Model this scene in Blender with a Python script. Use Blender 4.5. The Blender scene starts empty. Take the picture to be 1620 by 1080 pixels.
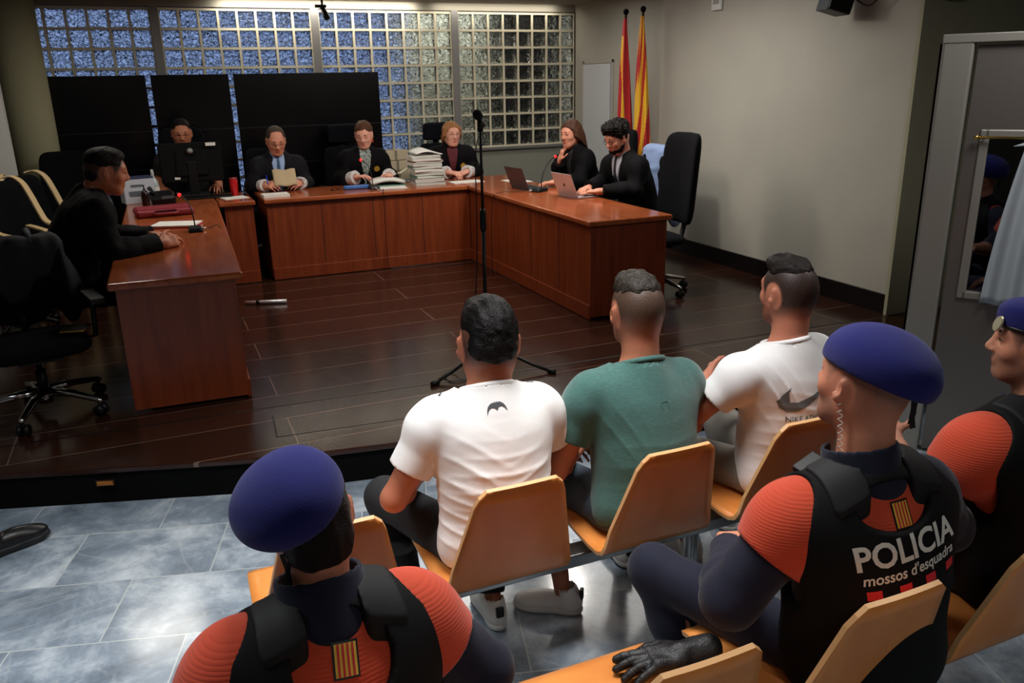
import bpy, bmesh, math, random
import numpy as np
from mathutils import Vector, Matrix, Euler
from mathutils.bvhtree import BVHTree

C = bpy.context.scene.collection
SC = bpy.context.scene
R = math.radians

# ------------------------------------------------------------------ camera
CAMP = Vector((-5.242, -10.035, 1.75))
_p, _r, _y = 0.308, -0.020, 0.403
fw = Vector((math.sin(_y)*math.cos(_p), math.cos(_y)*math.cos(_p), -math.sin(_p)))
rt = Vector((math.cos(_y), -math.sin(_y), 0)); up = rt.cross(fw)
rt2 = rt*math.cos(_r)+up*math.sin(_r); up2 = -rt*math.sin(_r)+up*math.cos(_r)
cd = bpy.data.cameras.new('camera'); cam = bpy.data.objects.new('camera', cd); C.objects.link(cam)
cd.sensor_width = 36.0; cd.lens = 1293.7*36/1620; cd.clip_start = 0.05; cd.clip_end = 100
M3 = Matrix((rt2, up2, -fw)).transposed()
cam.matrix_world = Matrix.Translation(CAMP) @ M3.to_4x4()
SC.camera = cam
SC.view_settings.view_transform = 'Standard'; SC.view_settings.look = 'None'
SC.view_settings.gamma = 1; SC.view_settings.use_curve_mapping = False
SC.view_settings.exposure = 0.0
cy = SC.cycles
cy.use_denoising = True
cy.max_bounces = 8; cy.diffuse_bounces = 3; cy.glossy_bounces = 4; cy.transmission_bounces = 6; cy.transparent_max_bounces = 8
cy.sample_clamp_indirect = 4.0
cy.caustics_reflective = False; cy.caustics_refractive = False

# ------------------------------------------------------------------ daylight outside + lamps of the room and added fills
W = bpy.data.worlds.new('dusk_sky'); SC.world = W; W.use_nodes = True
bg = W.node_tree.nodes['Background']; bg.inputs[0].default_value = (0.25, 0.34, 0.60, 1); bg.inputs[1].default_value = 1.5

_N = W.node_tree.nodes; _L = W.node_tree.links
_tc = _N.new('ShaderNodeTexCoord'); _sp = _N.new('ShaderNodeSeparateXYZ'); _L.new(_tc.outputs['Generated'], _sp.inputs[0])
_cr = _N.new('ShaderNodeValToRGB'); _mr = _N.new('ShaderNodeMapRange'); _mr.inputs[1].default_value = -.30; _mr.inputs[2].default_value = .30
_L.new(_sp.outputs['Z'], _mr.inputs[0]); _L.new(_mr.outputs[0], _cr.inputs[0]); _e = _cr.color_ramp.elements
_e[0].position = .22; _e[0].color = (.012, .02, .05, 1); _e[1].position = .62; _e[1].color = (.30, .40, .66, 1); _x = _e.new(.38); _x.color = (.16, .23, .46, 1)
_L.new(_cr.outputs[0], bg.inputs[0])
def area(name, loc, size, power, color=(1, .93, .84), rot=(0, 0, 0), sy=None, spread=None):
    l = bpy.data.lights.new(name, 'AREA'); l.energy = power; l.color = color
    l.shape = 'RECTANGLE'; l.size = size; l.size_y = sy or size
    if spread: l.spread = R(spread)
    o = bpy.data.objects.new(name, l); C.objects.link(o); o.location = loc; o.rotation_euler = rot
    return o
def spot(name, loc, target, power, angle=60, blend=.6, color=(1, .9, .75), radius=.04):
    l = bpy.data.lights.new(name, 'SPOT'); l.energy = power; l.color = color; l.spot_size = R(angle); l.spot_blend = blend; l.shadow_soft_size = radius
    o = bpy.data.objects.new(name, l); C.objects.link(o); o.location = loc
    o.rotation_euler = (Vector(target)-Vector(loc)).to_track_quat('-Z', 'Y').to_euler()
    return o
CEIL = 2.66
area('ceiling_lamp_gallery', (-4.3, -7.8, CEIL-.03), 1.3, 32, sy=.6, color=(1, .985, .97), spread=104)
area('fill_lamp_rear', (-4.2, -10.9, CEIL-.03), 1.2, 21, sy=.6, color=(1, .98, .95), spread=120)  # added fill behind the camera, brightens seat backs and vests
area('fill_lamp_door', (-2.0, -8.1, CEIL-.03), .8, 24, sy=.5, color=(1, .97, .93))  # added fill for the steel door, olive wall and curtain
area('ceiling_lamp_aisle', (-6.3, -7.7, CEIL-.03), 0.9, 26, sy=.6, color=(.95, .98, 1), spread=105)
area('ceiling_lamp_well', (-2.06, -3.86, CEIL-.03), 0.22, 22, sy=.22, color=(1, .95, .88))
area('ceiling_lamp_bench', (-3.4, -3.5, CEIL-.03), 1.6, 38, sy=.3, color=(1, .94, .86))
area('fill_lamp_corner', (-5.7, -2.9, CEIL-.03), .6, 15, sy=.5, color=(1, .94, .84))  # added fill for the pillar, pale wall and left desk
area('ceiling_lamp_wall', (-1.6, -4.0, CEIL-.03), 1.0, 24, sy=1.6, color=(1, .97, .93))
area('fill_lamp_flags', (-1.1, -1.5, CEIL-.03), .6, 11, sy=.6, color=(1, .96, .9))  # added fill for the low wall and rear right wall
area('cove_lamp_glass', (-3.25, -.13, CEIL-.02), 2.2, 18, sy=.05, color=(1, .93, .80), rot=(R(18), 0, 0))
area('cove_lamp_side', (-1.1, -.13, CEIL-.02), 1.6, 5, sy=.05, color=(1, .93, .80), rot=(R(18), 0, 0))

# ------------------------------------------------------------------ materials
def lin(c):
    return tuple(((x/255)/12.92 if x/255 <= .04045 else ((x/255+.055)/1.055)**2.4) for x in c)
MATS = {}
def mat(name, rgb, rough=.5, metal=0, spec=.5, bump=None, var=None, coat=0, emit=None, sheen=0, aniso=None):
    """rgb sRGB 0-255; bump=(scale,strength[,stretch xyz]); var=(rgb2,scale[,stretch])"""
    if name in MATS: return MATS[name]
    m = bpy.data.materials.new(name); m.use_nodes = True; nt = m.node_tree; b = nt.nodes['Principled BSDF']
    b.inputs['Base Color'].default_value = (*lin(rgb), 1)
    b.inputs['Roughness'].default_value = rough; b.inputs['Metallic'].default_value = metal
    b.inputs['Specular IOR Level'].default_value = spec; b.inputs['Coat Weight'].default_value = coat
    b.inputs['Coat Roughness'].default_value = .08
    if sheen: b.inputs['Sheen Weight'].default_value = sheen
    tc = None
    def coord(st):
        n = nt.nodes.new('ShaderNodeTexCoord'); mp = nt.nodes.new('ShaderNodeMapping')
        nt.links.new(n.outputs['Object'], mp.inputs[0]); mp.inputs['Scale'].default_value = st or (1, 1, 1)
        return mp.outputs[0]
    if var:
        nz = nt.nodes.new('ShaderNodeTexNoise'); nz.inputs['Scale'].default_value = var[1]; nz.inputs['Detail'].default_value = 5
        nt.links.new(coord(var[2] if len(var) > 2 else None), nz.inputs['Vector'])
        mx = nt.nodes.new('ShaderNodeMix'); mx.data_type = 'RGBA'
        rp = nt.nodes.new('ShaderNodeMapRange'); rp.inputs[1].default_value = .35; rp.inputs[2].default_value = .65
        nt.links.new(nz.outputs['Fac'], rp.inputs[0]); nt.links.new(rp.outputs[0], mx.inputs[0])
        mx.inputs[6].default_value = (*lin(rgb), 1); mx.inputs[7].default_value = (*lin(var[0]), 1)
        nt.links.new(mx.outputs[2], b.inputs['Base Color'])
    if bump:
        nz = nt.nodes.new('ShaderNodeTexNoise'); nz.inputs['Scale'].default_value = bump[0]; nz.inputs['Detail'].default_value = 3
        nt.links.new(coord(bump[2] if len(bump) > 2 else None), nz.inputs['Vector'])
        bp = nt.nodes.new('ShaderNodeBump'); bp.inputs['Strength'].default_value = bump[1]; bp.inputs['Distance'].default_value = .01
        nt.links.new(nz.outputs['Fac'], bp.inputs['Height']); nt.links.new(bp.outputs[0], b.inputs['Normal'])
    if emit:
        b.inputs['Emission Color'].default_value = (*lin(emit[0]), 1); b.inputs['Emission Strength'].default_value = emit[1]
    MATS[name] = m
    return m
def nodes(m):
    return m.node_tree, m.node_tree.nodes['Principled BSDF']

# ------------------------------------------------------------------ mesh building
class MB:
    def __init__(s): s.v = []; s.f = []; s.m = []; s.sm = []
    def add(s, vs, fs, mi=0, smooth=False):
        o = len(s.v); s.v += [tuple(v) for v in vs]
        for f in fs: s.f.append(tuple(i+o for i in f)); s.m.append(mi); s.sm.append(smooth)
        return s
    def box(s, c, size, rot=None, mi=0, taper=None):
        x, y, z = (a/2 for a in size); M = Euler(rot).to_matrix() if rot is not None else Matrix.Identity(3)
        vs = []
        for k in (-1, 1):
            t = taper if (taper and k == 1) else (1, 1)
            for a, b in ((-1, -1), (1, -1), (1, 1), (-1, 1)): vs.append(M @ Vector((a*x*t[0], b*y*t[1], k*z)) + Vector(c))
        return s.add(vs, [(0, 3, 2, 1), (4, 5, 6, 7), (0, 1, 5, 4), (1, 2, 6, 5), (2, 3, 7, 6), (3, 0, 4, 7)], mi)
    def b2(s, a, b, mi=0):
        return s.box([(a[i]+b[i])/2 for i in range(3)], [abs(b[i]-a[i]) for i in range(3)], mi=mi)
    def tube(s, path, r, n=10, mi=0, cap=True, closed=False):
        P = [Vector(p) for p in path]; rr = r if isinstance(r, (list, tuple)) else [r]*len(P)
        vs = []; prev = None; N = len(P)
        for i, p in enumerate(P):
            if closed: t = P[(i+1) % N]-P[i-1]
            else: t = (P[min(i+1, N-1)]-P[max(i-1, 0)])
            t.normalize()
            if prev is None:
                a = Vector((0, 0, 1)) if abs(t.z) < .9 else Vector((1, 0, 0)); u = t.cross(a).normalized()
            else:
                u = (prev-t*prev.dot(t)).normalized()
            prev = u; w = t.cross(u)
            for k in range(n):
                an = 2*math.pi*k/n; vs.append(p+(u*math.cos(an)+w*math.sin(an))*rr[i])
        fs = []
        for i in range(N if closed else N-1):
            j = (i+1) % N
            for k in range(n): fs.append((i*n+k, i*n+(k+1) % n, j*n+(k+1) % n, j*n+k))
        if cap and not closed: fs.append(tuple(range(n))[::-1]); fs.append(tuple((N-1)*n+k for k in range(n)))
        return s.add(vs, fs, mi, True)
    def lathe(s, prof, c=(0, 0, 0), n=24, mi=0, axis='z', rot=None, cap=True):
        vs = []; M = Euler(rot).to_matrix() if rot is not None else Matrix.Identity(3)
        for r, z in prof:
            for k in range(n):
                a = 2*math.pi*k/n; vs.append(M @ Vector((r*math.cos(a), r*math.sin(a), z))+Vector(c))
        fs = []
        for i in range(len(prof)-1):
            for k in range(n): fs.append((i*n+k, i*n+(k+1) % n, (i+1)*n+(k+1) % n, (i+1)*n+k))
        if cap: fs.append(tuple(range(n))[::-1]); fs.append(tuple((len(prof)-1)*n+k for k in range(n)))
        return s.add(vs, fs, mi, True)
    def prism(s, poly, z0, z1, M=None, mi=0):
        M = M or Matrix.Identity(4); n = len(poly)
        vs = [M @ Vector((x, y, z)) for z in (z0, z1) for x, y in poly]
        fs = [tuple(range(n))[::-1], tuple(range(n, 2*n))]+[(i, (i+1) % n, n+(i+1) % n, n+i) for i in range(n)]
        return s.add(vs, fs, mi)
    def grid(s, fn, nu, nv, mi=0, closed_u=False):
        vs = [fn(i/(nu-1 if not closed_u else nu), j/(nv-1)) for j in range(nv) for i in range(nu)]
        fs = []
        for j in range(nv-1):
            for i in range(nu if closed_u else nu-1):
                a = j*nu+i; b = j*nu+(i+1) % nu; fs.append((a, b, b+nu, a+nu))
        return s.add(vs, fs, mi, True)
    def build(s, name, mats, parent=None, bevel=0, seg=2, smooth=None, thick=0, **tags):
        me = bpy.data.meshes.new(name); me.from_pydata(s.v, [], s.f)
        for m in (mats if isinstance(mats, (list, tuple)) else [mats]): me.materials.append(m)
        me.polygons.foreach_set('material_index', s.m)
        me.polygons.foreach_set('use_smooth', s.sm if smooth is None else [smooth]*len(s.f)); me.update()
        bm = bmesh.new(); bm.from_mesh(me); bmesh.ops.recalc_face_normals(bm, faces=bm.faces); bm.to_mesh(me); bm.free()
        o = bpy.data.objects.new(name, me); C.objects.link(o); o.parent = parent
        if thick:
            md = o.modifiers.new('thick', 'SOLIDIFY'); md.thickness = thick; md.offset = 0
        if bevel:
            md = o.modifiers.new('bevel', 'BEVEL'); md.width = bevel; md.segments = seg; md.limit_method = 'ANGLE'; md.angle_limit = R(40)
        tag(o, **tags)
        return o
def tag(o, label=None, cat=None, group=None, kind=None):
    if label: o['label'] = label
    if cat: o['category'] = cat
    if group: o['group'] = group
    if kind: o['kind'] = kind
    return o
def thing(name, loc, rz=0, label=None, cat=None, group=None):
    o = bpy.data.objects.new(name, None); C.objects.link(o); o.location = loc; o.rotation_euler = (0, 0, rz); o.empty_display_size = .1
    return tag(o, label, cat, group)
def copy_tree(o, parent=None):
    c = o.copy(); C.objects.link(c); c.parent = parent
    for ch in list(o.children): copy_tree(ch, c)
    return c
def bez(a, b, c, d, n=12):
    a, b, c, d = (Vector(x) for x in (a, b, c, d)); out = []
    for i in range(n+1):
        t = i/n; out.append(a*(1-t)**3+b*3*t*(1-t)**2+c*3*t*t*(1-t)+d*t**3)
    return out
def catmull(P, n=8):
    P = [Vector(p) for p in P]; P = [P[0]]+P+[P[-1]]; out = []
    for i in range(1, len(P)-2):
        for k in range(n):
            t = k/n; a, b_, c, d = P[i-1], P[i], P[i+1], P[i+2]
            out.append(.5*((2*b_)+(c-a)*t+(2*a-5*b_+4*c-d)*t*t+(3*b_-a-3*c+d)*t**3))
    return out+[P[-2]]
# ------------------------------------------------------------------ organic surfaces: blended distance fields -> one continuous mesh
def _rc(P, a, b, ra, rb, flat=None):
    a = np.array(a, np.float32); b = np.array(b, np.float32); ba = b-a; L2 = float(ba@ba)+1e-12
    D = P-a
    t = np.clip((D@ba)/L2, 0, 1)[..., None]
    V = D-t*ba
    if flat is not None:
        f, s = flat; f = np.array(f, np.float32); V = V+((V@f)*(1/s-1))[..., None]*f
    return np.sqrt((V*V).sum(-1))-(ra+(rb-ra)*t[..., 0])
def _ell(P, c, r, M=None):
    V = P-np.array(c, np.float32)
    if M is not None: V = V@np.array(M, np.float32)
    r = np.array(r, np.float32); q = V/r; k0 = np.sqrt((q*q).sum(-1)); q2 = V/(r*r); k1 = np.sqrt((q2*q2).sum(-1))+1e-9
    return k0*(k0-1)/k1
def _box(P, c, h, rad, M=None):
    V = P-np.array(c, np.float32)
    if M is not None: V = V@np.array(M, np.float32)
    q = np.abs(V)-(np.array(h, np.float32)-rad)
    return np.sqrt((np.maximum(q, 0)**2).sum(-1))+np.minimum(q.max(-1), 0)-rad
class Pr:
    """primitive: kind 'rc' (a,b,ra,rb,flat) | 'ell' (c,r,M) | 'box' (c,h,rad,M); k blend; sub subtract; cut=[(pt,n)] keep side n<0"""
    def __init__(s, kind, *a, k=.02, sub=False, cut=(), inf=0, **kw):
        s.kind = kind; s.a = list(a)+[None]*(5-len(a)); s.k = k; s.sub = sub; s.cut = list(cut); s.inf = inf
        for kk, v in kw.items(): setattr(s, kk, v)
    def bounds(s):
        if s.kind == 'rc':
            a, b, ra, rb = s.a[:4]; r = max(ra, rb)*(max(1, s.a[4][1]) if s.a[4] else 1)
            a = np.array(a); b = np.array(b); return np.minimum(a, b)-r, np.maximum(a, b)+r
        c = np.array(s.a[0], float); h = np.array(s.a[1], float)
        if s.a[2 if s.kind == 'ell' else 3] is not None: h = np.full(3, np.linalg.norm(h) if s.kind == 'box' else h.max())
        return c-h, c+h
    def ev(s, P, inf):
        if s.kind == 'rc': d = _rc(P, *s.a)
        elif s.kind == 'ell': d = _ell(P, s.a[0], s.a[1], s.a[2])
        else: d = _box(P, s.a[0], s.a[1], s.a[2], s.a[3])
        d = d-inf-s.inf
        for p, n in s.cut: d = np.maximum(d, (P-np.array(p, np.float32))@np.array(n, np.float32))
        return d
def sdf_mesh(prims, h, inf=0, post=None, pad=.0):
    lo = np.min([p.bounds()[0] for p in prims if not p.sub], 0)-inf-pad-3*h; hi = np.max([p.bounds()[1] for p in prims if not p.sub], 0)+inf+pad+3*h
    n = np.ceil((hi-lo)/h).astype(int)+1
    F = np.full(n, .08, np.float32)
    def sub(a, b):
        i0 = np.clip(np.floor((a-lo)/h).astype(int), 0, n); i1 = np.clip(np.ceil((b-lo)/h).astype(int)+1, 0, n); return i0, i1
    for p in prims:
        a, b = p.bounds(); m = (0 if p.sub else inf)+max(p.inf, 0)+p.k+2*h+.015; i0, i1 = sub(a-m, b+m)
        if (i1 <= i0).any(): continue
        G = np.stack(np.meshgrid(*[lo[q]+h*np.arange(i0[q], i1[q]) for q in range(3)], indexing='ij'), -1).astype(np.float32)
        d = p.ev(G, 0 if p.sub else inf); sl = tuple(slice(i0[q], i1[q]) for q in range(3)); f = F[sl]; k = p.k
        if p.sub:
            d = -d; q = np.maximum(k-np.abs(f-d), 0)/k if k > 0 else 0; F[sl] = np.maximum(f, d)+(q*q*k*.25 if k > 0 else 0)
        else:
            q = np.maximum(k-np.abs(f-d), 0)/k if k > 0 else 0; F[sl] = np.minimum(f, d)-(q*q*k*.25 if k > 0 else 0)
    if post is not None:
        G = np.stack(np.meshgrid(*[lo[q]+h*np.arange(n[q]) for q in range(3)], indexing='ij'), -1).astype(np.float32)
        F = post(F, G)
    return surf_nets(F, lo, h)
def surf_nets(F, lo, h):
    F = F.copy(); F[F == 0] = 1e-7
    for ax in range(3):
        s = [slice(None)]*3; s[ax] = 0; F[tuple(s)] = np.maximum(F[tuple(s)], 1e-4); s[ax] = -1; F[tuple(s)] = np.maximum(F[tuple(s)], 1e-4)
    I = F < 0; nx, ny, nz = F.shape
    cs = sum(I[a:nx-1+a, b:ny-1+b, c:nz-1+c].astype(np.int8) for a in (0, 1) for b in (0, 1) for c in (0, 1))
    act = (cs > 0) & (cs < 8); idx = np.argwhere(act); nid = np.full(act.shape, -1, np.int64); nid[act] = np.arange(len(idx))
    co = [(a, b, c) for a in (0, 1) for b in (0, 1) for c in (0, 1)]
    val = {c: F[idx[:, 0]+c[0], idx[:, 1]+c[1], idx[:, 2]+c[2]] for c in co}
    S = np.zeros((len(idx), 3)); W_ = np.zeros(len(idx))
    for c in co:
        for ax in range(3):
            if c[ax] == 0:
                d = list(c); d[ax] = 1; d = tuple(d); f0 = val[c]; f1 = val[d]; cr = (f0 < 0) != (f1 < 0)
                t = np.where(cr, f0/np.where(cr, f0-f1, 1), 0); p = np.array(c, float)[None].repeat(len(idx), 0); p[:, ax] += t
                S += p*cr[:, None]; W_ += cr
    V = lo+h*(idx+S/np.maximum(W_, 1)[:, None])
    quads = []
    for ax in range(3):
        s0 = [slice(None)]*3; s1 = [slice(None)]*3; s0[ax] = slice(0, -1); s1[ax] = slice(1, None)
        A = I[tuple(s0)]; B = I[tuple(s1)]; E = np.argwhere(A != B); o1, o2 = [(1, 2), (2, 0), (0, 1)][ax]
        E = E[(E[:, o1] > 0) & (E[:, o2] > 0) & (E[:, o1] < F.shape[o1]-1) & (E[:, o2] < F.shape[o2]-1)]
        def g(d1, d2):
            q = E.copy(); q[:, o1] -= d1; q[:, o2] -= d2; return nid[q[:, 0], q[:, 1], q[:, 2]]
        Q = np.stack([g(0, 0), g(1, 0), g(1, 1), g(0, 1)], 1); fl = A[E[:, 0], E[:, 1], E[:, 2]]
        Q[~fl] = Q[~fl][:, ::-1]; quads.append(Q)
    Q = np.concatenate(quads); Q = Q[(Q >= 0).all(1)]
    return V, Q
def smooth_mesh(V, Q, it=1, lam=.5):
    E = np.concatenate([Q[:, [0, 1]], Q[:, [1, 2]], Q[:, [2, 3]], Q[:, [3, 0]]])
    for _ in range(it):
        S = np.zeros_like(V); cnt = np.zeros(len(V))
        for k in range(3): S[:, k] = np.bincount(E[:, 0], V[E[:, 1], k], len(V))+np.bincount(E[:, 1], V[E[:, 0], k], len(V))
        cnt = np.bincount(E[:, 0], minlength=len(V))+np.bincount(E[:, 1], minlength=len(V))
        V = V+lam*(S/np.maximum(cnt, 1)[:, None]-V)
    return V
SEAT = None   # height of the seat a figure rests on: its underside is flattened there
def org(name, prims, h, mat_, parent=None, inf=0, post=None, sm=1, attr=None, M=None, pad=0, **tags):
    if SEAT and name in ('body', 'trousers', 'jeans', 'denim_shorts', 't_shirt', 'jacket', 'vest'):
        p0 = post; sz = SEAT+(.006 if name == 'body' else 0)
        def post(F, G):
            if p0: F = p0(F, G)
            x, y, z = G[..., 0], G[..., 1], G[..., 2]
            return np.where((z > .33) & (z < sz+.03) & (y < .37) & (y > -.4) & (np.abs(x) < .32), np.maximum(F, sz-z), F)
    V, Q = sdf_mesh(prims, h, inf, post, pad); V = smooth_mesh(V, Q, sm)
    me = bpy.data.meshes.new(name); me.vertices.add(len(V)); me.vertices.foreach_set('co', V.astype(np.float32).ravel())
    me.loops.add(Q.size); me.loops.foreach_set('vertex_index', Q.astype(np.int32).ravel())
    me.polygons.add(len(Q)); me.polygons.foreach_set('loop_start', np.arange(0, Q.size, 4, dtype=np.int32))
    me.update(calc_edges=True); me.validate()
    me.polygons.foreach_set('use_smooth', [True]*len(me.polygons))
    me.materials.append(mat_)
    if attr:
        for an, fn in attr.items():
            a = me.attributes.new(an, 'FLOAT', 'POINT'); a.data.foreach_set('value', np.clip(fn(V), 0, 1).astype(np.float32))
    o = bpy.data.objects.new(name, me); C.objects.link(o); o.parent = parent
    return tag(o, **tags)
# ================================================================== SETTING
FL = -.195
# --- marble gallery floor
def marble():
    m = mat('marble_tiles', (120, 128, 134), rough=.15, spec=.5); nt, b = nodes(m); N = nt.nodes; L = nt.links
    tc = N.new('ShaderNodeTexCoord'); mp = N.new('ShaderNodeMapping'); L.new(tc.outputs['Object'], mp.inputs[0])
    mp.inputs['Rotation'].default_value = (0, 0, R(15.5)); mp.inputs['Location'].default_value = (.155, .14, 0)
    br = N.new('ShaderNodeTexBrick'); L.new(mp.outputs[0], br.inputs['Vector'])
    br.inputs['Scale'].default_value = 1; br.inputs['Brick Width'].default_value = .62; br.inputs['Row Height'].default_value = .41
    br.inputs['Mortar Size'].default_value = .0028; br.inputs['Mortar Smooth'].default_value = .1; br.inputs['Bias'].default_value = 0
    br.inputs['Color1'].default_value = (0, 0, 0, 1); br.inputs['Color2'].default_value = (1, 1, 1, 1); br.inputs['Mortar'].default_value = (.5, .5, .5, 1)
    # per tile offset of the stone pattern
    sc = N.new('ShaderNodeVectorMath'); sc.operation = 'SCALE'; sc.inputs['Scale'].default_value = 7; L.new(br.outputs['Color'], sc.inputs[0])
    ad = N.new('ShaderNodeVectorMath'); ad.operation = 'ADD'; L.new(mp.outputs[0], ad.inputs[0]); L.new(sc.outputs[0], ad.inputs[1])
    n1 = N.new('ShaderNodeTexNoise'); n1.inputs['Scale'].default_value = 3.2; n1.inputs['Detail'].default_value = 9; n1.inputs['Roughness'].default_value = .68; n1.inputs['Distortion'].default_value = .35
    L.new(ad.outputs[0], n1.inputs['Vector'])
    cr = N.new('ShaderNodeValToRGB'); L.new(n1.outputs['Fac'], cr.inputs[0])
    e = cr.color_ramp.elements; e[0].position = .30; e[0].color = (*lin((82, 92, 104)), 1); e[1].position = .72; e[1].color = (*lin((196, 204, 210)), 1)
    x = cr.color_ramp.elements.new(.5); x.color = (*lin((130, 142, 154)), 1)
    n2 = N.new('ShaderNodeTexNoise'); n2.inputs['Scale'].default_value = .9; n2.inputs['Detail'].default_value = 6; n2.inputs['Distortion'].default_value = 1.4
    L.new(ad.outputs[0], n2.inputs['Vector'])
    vr = N.new('ShaderNodeValToRGB'); L.new(n2.outputs['Fac'], vr.inputs[0]); e = vr.color_ramp.elements
    e[0].position = .485; e[0].color = (0, 0, 0, 1); e[1].position = .515; e[1].color = (0, 0, 0, 1); y = e.new(.5); y.color = (1, 1, 1, 1)
    mx = N.new('ShaderNodeMix'); mx.data_type = 'RGBA'; L.new(vr.outputs[0], mx.inputs[0]); L.new(cr.outputs[0], mx.inputs[6]); mx.inputs[7].default_value = (*lin((214, 218, 216)), 1)
    mf = N.new('ShaderNodeMath'); mf.operation = 'MULTIPLY'; mf.inputs[1].default_value = .14; L.new(vr.outputs[0], mf.inputs[0]); L.new(mf.outputs[0], mx.inputs[0])
    m2 = N.new('ShaderNodeMix'); m2.data_type = 'RGBA'; L.new(br.outputs['Fac'], m2.inputs[0]); L.new(mx.outputs[2], m2.inputs[6]); m2.inputs[7].default_value = (*lin((176, 182, 180)), 1)
    L.new(m2.outputs[2], b.inputs['Base Color'])
    return m
mb = MB(); mb.b2((-9, -12.5, FL-.1), (4, 1.5, FL)); mb.build('floor', marble(), kind='structure')

# --- dark wooden dais with planks
def darkwood():
    m = mat('dais_wood', (66, 36, 24), rough=.16, spec=.5); nt, b = nodes(m); N = nt.nodes; L = nt.links
    tc = N.new('ShaderNodeTexCoord'); mp = N.new('ShaderNodeMapping'); L.new(tc.outputs['Object'], mp.inputs[0]); mp.inputs['Location'].default_value = (.7, .08, 0)
    br = N.new('ShaderNodeTexBrick'); L.new(mp.outputs[0], br.inputs['Vector']); br.inputs['Scale'].default_value = 1
    br.inputs['Brick Width'].default_value = 2.7; br.inputs['Row Height'].default_value = .374; br.inputs['Mortar Size'].default_value = .0042; br.inputs['Mortar Smooth'].default_value = .3
    br.inputs['Color1'].default_value = (*lin((50, 27, 18)), 1); br.inputs['Color2'].default_value = (*lin((62, 34, 23)), 1); br.inputs['Mortar'].default_value = (*lin((122, 98, 84)), 1)
    nz = N.new('ShaderNodeTexNoise'); mp2 = N.new('ShaderNodeMapping'); mp2.inputs['Scale'].default_value = (1.5, 30, 1); L.new(tc.outputs['Object'], mp2.inputs[0]); L.new(mp2.outputs[0], nz.inputs[0]); nz.inputs['Scale'].default_value = 1.5; nz.inputs['Detail'].default_value = 5
    mx = N.new('ShaderNodeMix'); mx.data_type = 'RGBA'; mx.blend_type = 'MULTIPLY'; mx.inputs[0].default_value = .5; L.new(br.outputs['Color'], mx.inputs[6]); L.new(nz.outputs['Color'], mx.inputs[7])
    L.new(mx.outputs[2], b.inputs['Base Color'])
    n3 = N.new('ShaderNodeTexNoise'); n3.inputs['Scale'].default_value = 9; n3.inputs['Detail'].default_value = 4; L.new(tc.outputs['Object'], n3.inputs[0])
    mr = N.new('ShaderNodeMapRange'); mr.inputs[3].default_value = .12; mr.inputs[4].default_value = .26; L.new(n3.outputs['Fac'], mr.inputs[0]); L.new(mr.outputs[0], b.inputs['Roughness'])
    return m
DW = darkwood()
BLK = mat('black_base', (3, 3, 3), rough=.7, spec=.12)
edge = [(-9, -4.95), (-6.6, -5.64), (-6.117, -5.79), (-5.6, -5.955), (-5.1, -6.11), (-4.7, -6.21), (-4.289, -6.274), (-3.5, -6.37), (-2.5, -6.5), (-1.2, -6.66), (0.6, -6.88)]
mb = MB(); mb.prism(edge+[(0.6, 1.2), (-9, 1.2)], -.03, 0); mb.build('dais_top', DW, label='dark glossy wooden dais the judges sit on', cat='platform', kind='structure', bevel=.006)
inset = [(x, y+.02) for x, y in edge]
mb = MB(); mb.prism(inset+[(0.6, 1.2), (-9, 1.2)], FL, -.03); mb.build('dais_riser', BLK, kind='structure')
# seams near the edge, hatch outline
SEAM = mat('seam_dark', (8, 6, 6), rough=.5)
mb = MB(); mb.box((-3.2, -5.56, .0006), (6.0, .012, .0012), rot=(0, 0, R(-2.5))); mb.build('trim_1', SEAM, kind='structure')
mb = MB()
for a, b in (((-4.82, -5.62), (-4.84, -5.93)), ((-4.84, -5.93), (-3.3, -6.06)), ((-3.3, -6.06), (-3.28, -5.75))):
    a = Vector((*a, 0)); b = Vector((*b, 0)); d = b-a; mb.box((a+b)/2+Vector((0, 0, .0006)), (d.length, .009, .0012), rot=(0, 0, math.atan2(d.y, d.x)))
mb.build('trim_2', SEAM, kind='structure')
# step light in the riser
t = thing('step_light', (-5.665, -5.945, -.075), R(-17), 'small amber step light set in the black riser of the dais', 'light')
mb = MB(); mb.box((0, -.002, 0), (.075, .012, .022)); mb.build('lens', mat('step_lens', (150, 92, 30), rough=.4), t, bevel=.003)
mb = MB(); mb.box((0, .0, 0), (.085, .008, .03)); mb.build('frame', mat('step_frame', (60, 44, 26), rough=.4, metal=.5), t)

# --- walls
WALL = mat('wall_plaster', (176, 171, 158), rough=.85, bump=(60, .12), var=((168, 164, 152), 1.5))
WOLIVE = mat('wall_olive', (162, 159, 132), rough=.85, bump=(60, .12))
def wallbox(name, a, b, m): mb = MB(); mb.b2(a, b); return mb.build(name, m, kind='structure')
wallbox('wall_right', (-.25, -5.63, 0), (3.6, -2.42, 3.0), WALL)
wallbox('wall_right_rear', (0, -2.42, 0), (.3, 1.2, 3.0), WALL)
wallbox('wall_olive_return', (-.282, -5.66, FL), (4, -5.631, 3.0), WOLIVE)
# cream panel door on rear part of right wall
mb = MB(); mb.b2((-.03, -.98, 0.0), (0.005, -.30, 1.93)); d1 = mb.build('door_1', mat('door_grey', (200, 202, 204), rough=.6), kind='structure', bevel=.004)
mb = MB()
for a, b in (((-.012, -.29, 0), (.0, -.25, 1.98)), ((-.012, -1.03, 0), (.0, -.99, 1.98)), ((-.012, -1.03, 1.94), (.0, -.25, 1.98))): mb.b2(a, b)
mb.build('door_frame', WALL, d1, bevel=.003)
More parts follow.
